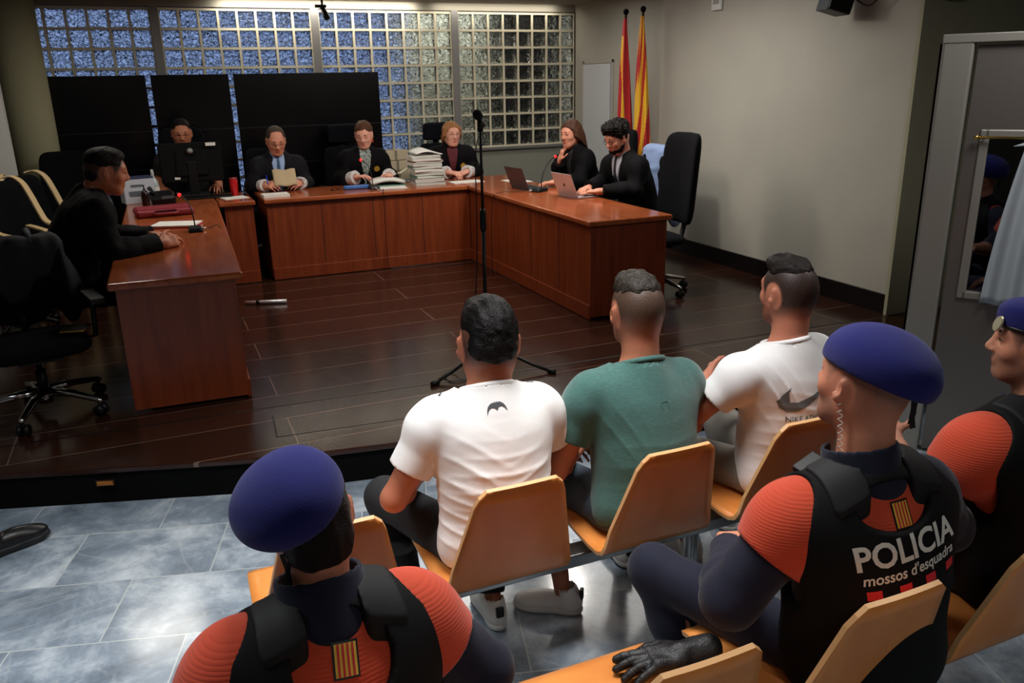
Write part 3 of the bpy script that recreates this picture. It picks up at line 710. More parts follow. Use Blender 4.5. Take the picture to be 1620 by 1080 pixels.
    def hand(s, i, f=None, palm=(0, 0, -1), thumb=None, curl=(18, 25, 18), spread=.004, sc=1.0, inf=0, tcurl=.35, ds=None):
        w = s.wr[i]; f = nrm(w-s.el[i] if f is None else f); pn = A3(*palm); pn = nrm(pn-f*(pn@f)); sd = np.cross(f, pn)
        th = sd if thumb is None else A3(*thumb)
        if sd@th < 0: sd = -sd
        h = s.S*sc; o = []; k = .008
        M = np.stack([sd, f, pn], 1)
        o.append(Pr('box', w+f*.05*h, (.040*h, .050*h, .0145*h), .013*h, M, k=.015, inf=inf)); o.append(Pr('rc', w-f*.02*h, w+f*.02*h, .026*h, .027*h, k=.015, inf=inf))
        L = [(.042, .026, .02), (.046, .03, .022), (.043, .028, .021), (.034, .022, .019)]
        for j in range(4):
            x = (.029-.0195*j)*h; b0 = w+f*(.094-(.004 if j in (0, 2) else 0 if j == 1 else .012))*h+sd*x; d = nrm(f+sd*(1.5-j)*spread*20); p0 = b0; a = 0; r = (.0088, .0090, .0087, .0078)[j]*h
            cu = curl if not isinstance(curl[0], (tuple, list)) else curl[j]
            for q in range(3):
                a += R(cu[q]); dd = d*math.cos(a)+pn*math.sin(a); p1 = p0+dd*L[j][q]*h; o.append(Pr('rc', p0, p1, r, r*.93, k=.004, inf=inf)); p0 = p1; r *= .93
        t0 = w+f*.022*h+sd*.028*h; t1 = t0+nrm(f*.6+sd*.75+pn*.25)*.042*h; t2 = t1+nrm(f*.9+sd*.35+pn*tcurl)*.034*h; t3 = t2+nrm(f*1+sd*.1+pn*tcurl*1.6)*.027*h
        o += [Pr('rc', t0, t1, .015*h, .0115*h, k=.01, inf=inf), Pr('rc', t1, t2, .0112*h, .0100*h, k=.004, inf=inf), Pr('rc', t2, t3, .010*h, .0085*h, k=.004, inf=inf)]
        return o
    def H(s, V): return ((V-s.Hc)@s.Hm)/s.hs
    def skin(s, m, h, hands=((), ()), fore=(True, True), legs=(0, 0), feet=False, stub=None, extra=(), torso=True):
        pr = s.torso() if torso else []
        pr += [Pr('rc', s.nb-s.U*.12, s.nb, .09, .055*s.neck, k=.05)] if not torso else []
        for i in (0, 1): pr += s.upper(i)+s.fore(i)+list(hands[i])
        for i in (0, 1): pr += s.leg(i)+(s.foot(i) if feet else [])
        for p in pr: p.inf -= .004 if p.kind != 'box' else 0
        for i in (0, 1):
            for p in hands[i]: p.inf = 0
        for i in (0, 1):
            pass
        pr += s.headp()+list(extra)
        def lip(V):
            q = s.H(V); return (sstep(.021, .014, np.abs(q[:, 0]))*sstep(.078, .084, q[:, 1])*sstep(-.071, -.067, q[:, 2])*sstep(-.049, -.053, q[:, 2]))
        def st(V): return stub(s.H(V)) if stub else np.zeros(len(V))
        return org('body', pr, h, m, s.t, attr={'lip': lip, 'stubble': st}, sm=1)
    # small face parts
    def brows(s, m, w=.0034):
        mb = MB()
        for sx in (-1, 1):
            pts = [s.Hc+s.Hm@A3(sx*x, y, z)*s.hs for x, y, z in ((.014, .0905, .030), (.030, .088, .036), (.047, .074, .032))]; mb = MB() if sx < 0 else MB()
            mb.tube(pts, [w*s.hs, w*1.4*s.hs, w*.6*s.hs], n=6); mb.build('eyebrow', m, s.t)
    def eyes(s, opened=True, m=None):
        for sx in (-1, 1):
            if opened:
                mb = MB(); c = s.Hc+s.Hm@A3(sx*.031, .0785, .009)*s.hs; mb.lathe([(.0001, -.0085), (.005, -.0065), (.0078, -.002), (.0085, 0), (.0078, .002), (.005, .0065), (.0001, .0085)], c, n=12); e = mb.build('eye', mat('eye_white', (205, 200, 195), rough=.2), s.t)
                mb = MB(); c = s.Hc+s.Hm@A3(sx*.031, .0845, .009)*s.hs; mb.lathe([(.0001, -.0042), (.0036, -.002), (.0042, 0), (.0036, .002), (.0001, .0042)], c, n=10); mb.build('iris', mat('iris_dark', (30, 20, 14), rough=.2), e)
            mb = MB(); z = .0135 if opened else .004
            pts = [s.Hc+s.Hm@A3(sx*x, y, z2)*s.hs for x, y, z2 in ((.020, .0865, z-.003), (.031, .0885, z), (.043, .081, z-.003))]; mb.tube(pts, [.0012, .0024, .0012], n=5); mb.build('eyelash', mat('lash_dark', (26, 18, 14), rough=.8), s.t)
    def glasses(s, m, rr=.021, th=.0013, rect=.75):
        g = MB()
        for sx in (-1, 1):
            pts = [s.Hc+s.Hm@A3(sx*.032+math.cos(a)*rr, .098-abs(math.cos(a)*rr+0)*.0-(.004 if math.cos(a)*sx > .5 else 0), .006+math.sin(a)*rr*rect)*s.hs for a in [2*math.pi*k/16 for k in range(16)]]
            g.tube(pts, th, n=5, closed=True)
            g.tube([s.Hc+s.Hm@A3(sx*(.032+rr), .094, .010)*s.hs, s.Hc+s.Hm@A3(sx*.079, .06, .012)*s.hs, s.Hc+s.Hm@A3(sx*.084, -.01, .008)*s.hs], th, n=5)
        g.tube([s.Hc+s.Hm@A3(-.011, .098, .010)*s.hs, s.Hc+s.Hm@A3(0, .102, .013)*s.hs, s.Hc+s.Hm@A3(.011, .098, .010)*s.hs], th, n=5)
        return g.build('glasses', m, s.t)
    # hair cap: list of extra prims, keep(q)->signed value (<0 keep) in head coordinates
    def hair(s, m, h, prims, keep=None, noise=(60, .003), st=(1, 1, 1), name='hair', k=.015, sm=1, ears=.036):
        M = s.Hm; hs = s.hs; o = []
        for p in prims:
            if p[0] == 'e': o.append(Pr('ell', s.Hc+M@A3(*p[1])*hs, tuple(x*hs for x in p[2]), M@eul(*p[3]) if len(p) > 3 else M, k=k))
            else: o.append(Pr('rc', s.Hc+M@A3(*p[1])*hs, s.Hc+M@A3(*p[2])*hs, p[3]*hs, p[4]*hs, k=k))
        def post(F, G):
            q = ((G-s.Hc.astype(np.float32))@M.astype(np.float32))/hs
            F = F+wr(q, 3, noise[0], noise[1], st)+wr(q, 5, noise[0]*2.3, noise[1]*.5, st)
            if keep is not None: F = np.maximum(F, keep(q[..., 0], q[..., 1], q[..., 2])*hs)
            if ears: F = np.maximum(F, np.where(np.abs(q[..., 0]) > .055, ears-np.sqrt((q[..., 1]-.004)**2+(q[..., 2]+.006)**2*.8), -1)*hs)
            return F
        return org(name, o, h, m, s.t, post=post, sm=sm)
    # garments
    def necksub(s, extra=.006, drop=0.0, tilt=0.0):
        nr = .057*s.neck*s.S+extra; return [Pr('rc', s.nb-s.U*(.0+drop)+s.Fv*tilt, s.nb+s.U*.16+s.Fv*(.03+tilt), nr*1.06, nr, k=.006, sub=True)]
    def tshirt(s, m, h, inf=.012, sl=.62, hem=-.10, post=None, name='t_shirt', flare=.008, neckx=.008, cuts=(), arms=(0, 1), drop=.0, neckbase=.030):
        pr = s.torso()
        pr[0].inf += .004
        for i in arms:
            u = s.upper(i, f1=sl, cutend=True, inf=flare, k=.014); pr += u
        pr += [Pr('rc', s.nb-s.U*.045*s.S, s.nb+s.U*neckbase*s.S+s.Fv*.006, .066*s.neck*s.S, .054*s.neck*s.S, k=.05)]
        pr += s.necksub(neckx, drop)
        for i in arms:
            a, c = s.sh[i], s.el[i]; pr.append(Pr('rc', a+(c-a)*(sl-.12), a+(c-a)*(sl+.1), .052*s.S*s.arm+.003, .050*s.S*s.arm+.003, k=.004, sub=True))
        pz = s.pel+s.U*hem; nr = .057*s.neck*s.S+neckx; c = s.nb+s.U*(.026-drop)*s.S+s.Fv*.012; t0 = nrm(s.U+s.Fv*.35)
        def pp(F, G):
            if post: F = post(F, G)
            F = np.maximum(F, (G-pz.astype(np.float32))@(-s.U).astype(np.float32)*1.0)
            V = G-c.astype(np.float32); hh = V@t0.astype(np.float32); rad = np.sqrt(np.maximum((V*V).sum(-1)-hh*hh, 0))
            return np.where(rad < nr+.03, np.maximum(F, hh-.003), F)
        o = org(name, pr, h, m, s.t, inf=inf, post=pp, sm=1)
        mb = MB(); ex = s.Rv; ey = np.cross(t0, ex)
        mb.tube([c+ex*math.cos(a)*(nr+.006)*1.04+ey*math.sin(a)*(nr+.008) for a in [2*math.pi*k/36 for k in range(36)]], .0105, n=10, closed=True); mb.build('collar', m, o)
        return o
    def trousers(s, m, h, inf=.012, calf=.93, post=None, name='trousers', waist=.16, legs=(0, 1)):
        p, U, M, S, b = s.pel, s.U, s.T, s.S, s.b
        pr = [Pr('ell', p+U*.02, (.172*b*S, .128*S, .125*S), M, k=.05)]
        for i in legs: pr += s.leg(i, calf=calf, cutend=True, inf=.002)
        return org(name, pr, h, m, s.t, inf=inf, post=post, sm=1)
    def sleeves(s, i, f1, inf, m, h, name='sleeve', post=None, flare=0):
        pr = s.upper(i)+s.fore(i, f1=f1, cutend=True, inf=flare); return org(name, pr, h, m, s.t, inf=inf, post=post)
    def robe(s, m, h, inf=.022, fl=(.9, .9), flare=.02, name='robe', post=None, vneck=.09, neckx=.012, lap=True):
        pr = s.torso()
        for i in (0, 1): pr += s.upper(i, inf=.006)+s.fore(i, f1=fl[i], cutend=True, inf=flare)
        if lap:
            for i in (0, 1): pr += s.leg(i, calf=.6, inf=.0)
        pr += [Pr('rc', s.nb-s.U*.04*s.S, s.nb+s.U*.02*s.S, .068*s.S, .060*s.S, k=.05)]
        pr += s.necksub(neckx, .02)
        if vneck:
            nf = s.nb+s.Fv*.06
            pr.append(Pr('rc', nf+s.U*.05, nf-s.U*vneck*1.6+s.Fv*.08, .045, .006, k=.008, sub=True))
        for i in (0, 1):
            a, c = s.el[i], s.wr[i]; pr.append(Pr('rc', a+(c-a)*(fl[i]-.15), a+(c-a)*(fl[i]+.2), .034, .036, k=.004, sub=True))
        return org(name, pr, h, m, s.t, inf=inf, post=post or (lambda F, G: F+wr(G, 11, 38, .004)), sm=1)
    def shoe(s, i, m, msole, h=.005, size=1.0, name='shoe', tab=None):
        a = s.an[i]; t = s.toe[i]; z = A3(0, 0, 1); sd = np.cross(t, z); S = s.S*size; fz = a[2]-.09*s.S
        g = lambda x, y, zz: A3(a[0], a[1], 0)+sd*x*S+t*y*S+z*(fz+zz*S)
        M = np.stack([sd, t, z], 1)
        pr = [Pr('ell', g(0, -.035, .055), (.036*S, .048*S, .055*S), M, k=.03), Pr('ell', g(0, .06, .045), (.040*S, .09*S, .045*S), M, k=.03), Pr('ell', g(-.0, .135, .035), (.042*S, .065*S, .034*S), M, k=.03),
              Pr('rc', g(0, -.03, .05), g(0, -.02, .105), .040*S, .040*S, k=.02), Pr('rc', g(0, -.02, .08), g(0, -.015, .14), .033*S, .034*S, k=.004, sub=True)]
        pr[0].cut = pr[1].cut = pr[2].cut = pr[3].cut = [(g(0, 0, .022), -z)]
        o = org(name, pr, h, m, s.t, sm=1)
        so = [Pr('ell', g(0, -.03, .018), (.041*S, .055*S, .03*S), M, k=.02), Pr('ell', g(0, .06, .018), (.040*S, .1*S, .03*S), M, k=.02), Pr('ell', g(0, .13, .018), (.046*S, .075*S, .03*S), M, k=.02)]
        for p in so: p.cut = [(g(0, 0, .030), z), (g(0, 0, .002), -z)]
        org('sole', so, h, msole, o, sm=0)
        if tab:
            tp = [Pr('box', g(0, -.078, .088), (.016*S, .008*S, .022*S), .004, M, k=0)]
            org('heel_tab', tp, .003, tab, o, sm=1)
        return o
# flat artwork laid on a cloth surface (always real, slightly proud of it)
def project(name, verts2, faces, host, M, m, parent, off=.0015, maxedge=.012, **tags):
    """verts2 in plane coords (x,y) mapped by 4x4 M (figure frame); shot along -Z of M onto host mesh"""
    bm = bmesh.new(); vs = [bm.verts.new((x, y, 0)) for x, y in verts2]
    for f in faces:
        try: bm.faces.new([vs[i] for i in f])
        except Exception: pass
    bmesh.ops.triangulate(bm, faces=bm.faces)
    for _ in range(5):
        E = [e for e in bm.edges if e.calc_length() > maxedge]
        if not E: break
        bmesh.ops.subdivide_edges(bm, edges=E, cuts=1); bmesh.ops.triangulate(bm, faces=bm.faces)
    me0 = host.data; V = [v.co.copy() for v in me0.vertices]; T = BVHTree.FromPolygons(V, [tuple(p.vertices) for p in me0.polygons])
    d = -(M.to_3x3() @ Vector((0, 0, 1))).normalized()
    for v in bm.verts:
        p = M @ v.co; hit = T.ray_cast(p, d)
        v.co = (hit[0]-d*off) if hit[0] is not None else p
    me = bpy.data.meshes.new(name); bm.to_mesh(me); bm.free(); me.materials.append(m)
    o = bpy.data.objects.new(name, me); C.objects.link(o); o.parent = parent
    return tag(o, **tags)
def text2d(s, size, bold=0, shear=0, space=1.0, align='CENTER'):
    cu = bpy.data.curves.new('lettering', 'FONT'); cu.body = s; cu.size = size; cu.offset = bold; cu.shear = shear; cu.space_character = space; cu.align_x = align; cu.resolution_u = 3
    o = bpy.data.objects.new('lettering', cu); C.objects.link(o); bpy.context.view_layer.update()
    me = o.to_mesh(); V = [(v.co.x, v.co.y) for v in me.vertices]; F = [tuple(p.vertices) for p in me.polygons]; o.to_mesh_clear()
    bpy.data.objects.remove(o); return V, F
def frame(origin, nrml, upv):
    z = Vector(nrml).normalized(); x = Vector(upv).cross(z).normalized(); y = z.cross(x)
    M = Matrix((x, y, z)).transposed().to_4x4(); M.translation = Vector(origin); return M
# ================================================================== THREE SEATED MEN IN THE FRONT ROW
WHITE = mat('white_jersey', (222, 221, 220), rough=.8, bump=(500, .12), sheen=.2)
WHITE2 = mat('white_cotton', (222, 222, 222), rough=.85, bump=(500, .12), sheen=.2)
TEAL = mat('teal_marl', (54, 98, 92), rough=.85, bump=(350, .2), var=((44, 84, 79), 60, (1, 1, 6)), sheen=.25)
DENIMB = mat('black_denim', (20, 20, 24), rough=.85, bump=(300, .3))
DENIM = mat('washed_denim', (72, 90, 104), rough=.85, bump=(300, .3), var=((40, 52, 64), 8))
INK = mat('print_charcoal', (66, 68, 72), rough=.6)
INKB = mat('print_black', (14, 14, 16), rough=.6)
SHW = mat('white_leather', (218, 216, 210), rough=.5)
SHS = mat('white_rubber', (200, 200, 196), rough=.55)
SHB = mat('black_trim', (18, 18, 20), rough=.5)
def scalp(hi, lo, side=-.01, top=.9, frontline=.075):
    """stubble strength: full above 'hi' fading to nothing at 'lo' on the back of the head"""
    def f(q):
        x, y, z = q[:, 0], q[:, 1], q[:, 2]
        zb = np.where(y < .0, 0, np.clip(y/.05, 0, 1.6)*.05)
        m = sstep(lo, hi, z-zb)*sstep(frontline, frontline-.012, y+np.clip(.05-z, -.05, .05)*.4)
        ear = sstep(.042, .034, np.sqrt((y-.0)**2+(z+.006)**2*.6))*(np.abs(x) > .068)
        return np.clip(m*top, 0, 1)*(1-ear)
    return f
SK1 = skin_mat('skin_tan', (168, 110, 84), (24, 20, 18)); SK2 = skin_mat('skin_ruddy', (166, 110, 84), (50, 42, 33)); SK3 = skin_mat('skin_light', (172, 116, 92), (34, 26, 23))
H_BLK = hair_mat('hair_black', (3, 2, 2), (10, 8, 8), rough=.42); H_BRN = hair_mat('hair_short_brown', (26, 22, 18), (46, 39, 33), st=(30, 30, 30)); H_GRY = hair_mat('hair_dark_short', (18, 14, 13), (34, 28, 26), st=(30, 30, 30))

def folds(spec):
    """spec: list of (point, direction of travel, wavelength, amp, radius)"""
    def f(F, G):
        for p, d, wl, amp, rad in spec:
            p = np.array(p, np.float32); d = nrm(d).astype(np.float32); V = G-p; r2 = (V*V).sum(-1)
            ph = (V@d)*(6.283/wl)+wr(G, 7, 14, .9); s = 1-np.abs(np.sin(ph*.5))
            F = F-amp*(s*s-.3)*np.exp(-r2/(rad*rad))
        return F+wr(G, 21, 24, .0022)
    return f
SEAT = .446
# --- man 1: white bat-print jersey
b = Body('person', (-4.355, -7.79, FL), 0, 'man in a white short-sleeved shirt with a bat print, seen from behind', S=.955, b=1.13, hipz=.475, shz=.455, neckl=1.28, lean=6, side=2, hunch=.05, shw=.178, head=(-9, 2, -10), hs=1.24, neck=1.26,
         el=((-.315, .10, .66), (.32, .12, .68)), wrist=((-.16, .34, .60), (.14, .36, .60)), knee=((-.27, .42, .50), (.13, .44, .52)), ankle=((-.22, .30, .09), (.06, .21, .09)), toe=((-.2, 1, 0), (.02, 1, 0)), headoff=(.022, -.005, -.034), arm=1.14)
b.skin(SK1, .006, hands=(b.hand(0, palm=(0, -.3, -1), thumb=(1, 0, 0)), b.hand(1, palm=(0, -.3, -1), thumb=(-1, 0, 0))), stub=scalp(-.02, -.075, top=.85))
b.hair(H_BLK, .004, [('e', (0, -.014, .050), (.079, .102, .084)), ('e', (0, -.050, .004), (.070, .066, .070)), ('e', (0, .03, .10), (.06, .06, .036))],
       keep=lambda x, y, z: np.maximum(-(z+.050-.15*np.abs(x)), (y-.02)*.8-(z-.055)), noise=(60, .0028), st=(2.2, .5, 1.2), sm=1)
b.brows(H_BLK)
def f1(F, G): return folds([((0, -.16, .66), (0, .1, 1), .055, .007, .16), ((-.14, -.12, .80), (.5, 0, .8), .07, .006, .11), ((.13, -.12, .70), (-.3, 0, 1), .06, .005, .11), ((-.12, -.05, .62), (.3, 0, 1), .05, .007, .12)])(F, G)
ts = b.tshirt(WHITE, .0055, inf=.014, sl=.66, post=f1, hem=-.12)
# back prints
Mb = frame(b.nb+A3(-.016, -.16, .022), (0, -1, .35), (-.06, 0, 1))
bo = [(-.034, -.022), (-.031, -.008), (-.026, .002), (-.018, .009), (-.010, .012), (-.0055, .010), (-.004, .015), (0, .010), (.004, .015), (.0055, .010), (.010, .012), (.018, .009), (.026, .002), (.031, -.008), (.034, -.022)]
bi = [(-.0335, -.023), (-.028, -.012), (-.022, -.006), (-.016, -.003), (-.011, -.004), (-.007, -.005), (-.003, -.010), (0, -.014), (.003, -.010), (.007, -.005), (.011, -.004), (.016, -.003), (.022, -.006), (.028, -.012), (.0335, -.023)]
project('bat_emblem', bo+bi, [(k, k+1, 15+k+1, 15+k) for k in range(14)], ts, Mb, INK, ts, label='small charcoal bat emblem')
for sx, an in ((-1, 60), (1, -60)):
    c = b.sh[0 if sx < 0 else 1]+A3(sx*-.01, -.0, .10)
    Mp = frame(c, (sx*.15, -.45, 1), (sx*.5, 1, 0)); pv = [(-.014, -.004), (-.004, .001), (.004, .004), (.014, .012), (.010, .003), (.016, -.002), (.006, -.001), (0, -.004), (-.008, -.010)]
    project('shoulder_emblem', pv, [tuple(range(9))], ts, Mp, INKB, ts)
jn = b.trousers(DENIMB, .008, calf=.95, name='jeans')
b.shoe(0, SHW, SHS, tab=SHB); s_ = b.shoe(1, SHW, SHS, tab=SHB)

# --- man 2: teal shirt, denim shorts
b = Body('person', (-3.785, -7.80, FL), 4, 'man in a teal green t-shirt and denim shorts, seen from behind', S=.945, b=1.22, hipz=.48, shz=.46, neckl=1.3, lean=6, side=3, hunch=.05, shw=.202, head=(-4, 0, -10), hs=1.15, neck=1.2, headoff=(.012, .0, .008),
         el=((-.30, .12, .64), (.32, .14, .68)), wrist=((-.07, .36, .56), (.06, .38, .57)), knee=((-.20, .40, .50), (.18, .43, .50)), ankle=((-.235, .18, .09), (.16, .36, .09)), toe=((-.75, .6, 0), (.1, 1, 0)), arm=1.1)
b.skin(SK2, .006, hands=(b.hand(0, palm=(.6, -.2, -.8), thumb=(0, 0, 1), curl=(35, 35, 20)), b.hand(1, palm=(-.6, -.2, -.8), thumb=(0, 0, 1), curl=(35, 35, 20))), stub=scalp(.02, -.085, top=.95))
b.hair(H_BRN, .004, [('e', (0, -.004, .074), (.070, .088, .058)), ('e', (0, .03, .100), (.055, .06, .030))],
       keep=lambda x, y, z: (y-.03)*.8-(z-.07), noise=(150, .0028), sm=1)
b.brows(H_BRN)
ts = b.tshirt(TEAL, .0055, inf=.012, sl=.62, post=folds([((-.17, -.08, .82), (1, 0, .5), .05, .005, .09), ((0, -.15, .62), (0, .1, 1), .07, .004, .16)]), hem=-.10, neckx=.012)
b.trousers(DENIM, .008, calf=0, name='denim_shorts', inf=.018)
Mb = frame(b.nb+A3(.0, -.2, -.062), (0, -1, .35), (0, 0, 1))
project('hanger_loop', [(-.016, -.014), (-.012, -.014), (-.011, .008), (.011, .008), (.012, -.014), (.016, -.014), (.014, .012), (-.014, .012)], [(0, 1, 2, 7), (2, 3, 6, 7), (3, 4, 5, 6)], ts, Mb, mat('teal_tape', (50, 96, 88), rough=.8), ts)
b.shoe(0, SHW, SHS, tab=SHB); b.shoe(1, SHW, SHS, tab=SHB)

# --- man 3: white swoosh shirt, turned to the left
b = Body('person', (-3.18, -7.80, FL), 10, 'man in a white t-shirt with a large grey tick, turned to the left', S=.955, b=1.12, hipz=.485, shz=.455, neckl=1.28, lean=-2, side=0, hunch=.04, shw=.20, head=(-2, 0, -2), hs=1.09, neck=1.15, headoff=(.022, .0, .008),
         el=((-.31, .14, .76), (.30, .16, .74)), wrist=((-.05, .34, .78), (.02, .30, .74)), knee=((-.22, .44, .50), (.16, .44, .50)), ankle=((-.16, .30, .09), (.16, .40, .09)), arm=1.1)
b.skin(SK3, .006, hands=(b.hand(0, palm=(0, -.8, -.2), thumb=(0, 0, 1)), b.hand(1, f=(-1, .2, .1), palm=(0, -.8, -.2), thumb=(0, 0, 1))),
       stub=lambda q: np.maximum(scalp(-.02, -.09, top=1.0)(q), .55*sstep(-.035, -.055, q[:, 2])*sstep(.0, .02, q[:, 1])*sstep(-.115, -.105, q[:, 2])))
b.hair(H_GRY, .004, [('e', (0, -.002, .078), (.068, .086, .054)), ('e', (0, .03, .10), (.052, .06, .030))],
       keep=lambda x, y, z: (y-.035)*.8-(z-.07), noise=(120, .0026), st=(1.3, .6, 1), sm=1)
b.brows(H_GRY); b.eyes()
ts = b.tshirt(WHITE2, .0055, inf=.013, sl=.68, post=folds([((-.16, -.08, .84), (1, .2, .4), .045, .006, .09), ((-.03, -.14, .64), (.2, .1, 1), .05, .007, .15), ((.1, -.12, .74), (.3, .1, 1), .06, .004, .12)]), hem=-.10, neckx=.012)
Mb = frame(b.pel+A3(.0, -.2, .33), (.0, -1, .0), (.06, 0, 1))
sw = [(-.078, -.012), (-.070, -.032), (-.055, -.044), (-.034, -.044), (.0, -.026), (.085, .030), (.0, -.006), (-.030, -.018), (-.048, -.018), (-.056, -.008), (-.052, .010), (-.044, .026), (-.062, .006)]
sw = [(x*1.62-.035, y*1.30+.035) for x, y in sw]
project('tick_print', sw, [(0, 1, 2, 8, 9, 10, 11, 12), (2, 3, 7, 8), (3, 4, 6, 7), (4, 5, 6)], ts, Mb, mat('print_grey', (92, 98, 100), rough=.6), ts, label='large grey tick printed across the back')
V, Fc = text2d('NIKE ATHLETICS', .026, bold=.0004, shear=0, space=1.1); V = [(x-.022, y-.058) for x, y in V]
project('lettering', V, Fc, ts, Mb, mat('print_grey', (92, 98, 100)), ts, label='grey lettering NIKE ATHLETICS')
Mp = frame(b.sh[0]+A3(-.02, -.04, .03), (-.6, -.6, .6), (0, 0, 1))
project('sleeve_tick', [(-.008, -.01), (-.003, -.012), (.006, .01), (-.002, -.004)], [(0, 1, 2, 3)], ts, Mp, INKB, ts)
b.trousers(mat('stone_chinos', (120, 116, 108), rough=.85, bump=(300, .2)), .008, calf=.9, name='trousers')
b.shoe(0, SHW, SHS); b.shoe(1, SHW, SHS)
# ================================================================== POLICE OFFICERS IN THE BACK ROW
NAVY = mat('uniform_navy', (18, 21, 40), rough=.8, spec=.25, bump=(220, .08), sheen=.1)
VEST = mat('vest_black', (7, 7, 8), rough=.8, spec=.2, bump=(260, .08))
WEB = mat('webbing_black', (12, 12, 14), rough=.65, spec=.3, bump=(300, .1))
BERET = mat('beret_felt', (15, 19, 96), rough=.95, bump=(300, .12), sheen=.08)
LEA = mat('black_leather', (12, 12, 13), rough=.35)
def quilt():
    m = mat('orange_quilt', (194, 66, 36), rough=.8, spec=.3, sheen=.2); nt, b = nodes(m); N = nt.nodes; L = nt.links
    tc = N.new('ShaderNodeTexCoord'); w = N.new('ShaderNodeTexWave'); w.bands_direction = 'Z'; w.wave_profile = 'SIN'; w.inputs['Scale'].default_value = 42; w.inputs['Distortion'].default_value = 1.6; w.inputs['Detail'].default_value = 2; w.inputs['Detail Scale'].default_value = .6
    L.new(tc.outputs['Object'], w.inputs[0]); pw = N.new('ShaderNodeMath'); pw.operation = 'POWER'; pw.inputs[1].default_value = .35; L.new(w.outputs['Fac'], pw.inputs[0])
    bp = N.new('ShaderNodeBump'); bp.inputs['Strength'].default_value = .22; bp.inputs['Distance'].default_value = .004; L.new(pw.outputs[0], bp.inputs['Height']); L.new(bp.outputs[0], b.inputs['Normal'])
    return m
QUI = quilt()
YEL = mat('patch_yellow', (222, 176, 60), rough=.7); RED = mat('patch_red', (190, 36, 36), rough=.7)
REDG = mat('vest_red', (196, 26, 38), rough=.6); LET = mat('reflective_letters', (206, 204, 196), rough=.5)
CORD = mat('dark_cord', (14, 14, 15), rough=.6)
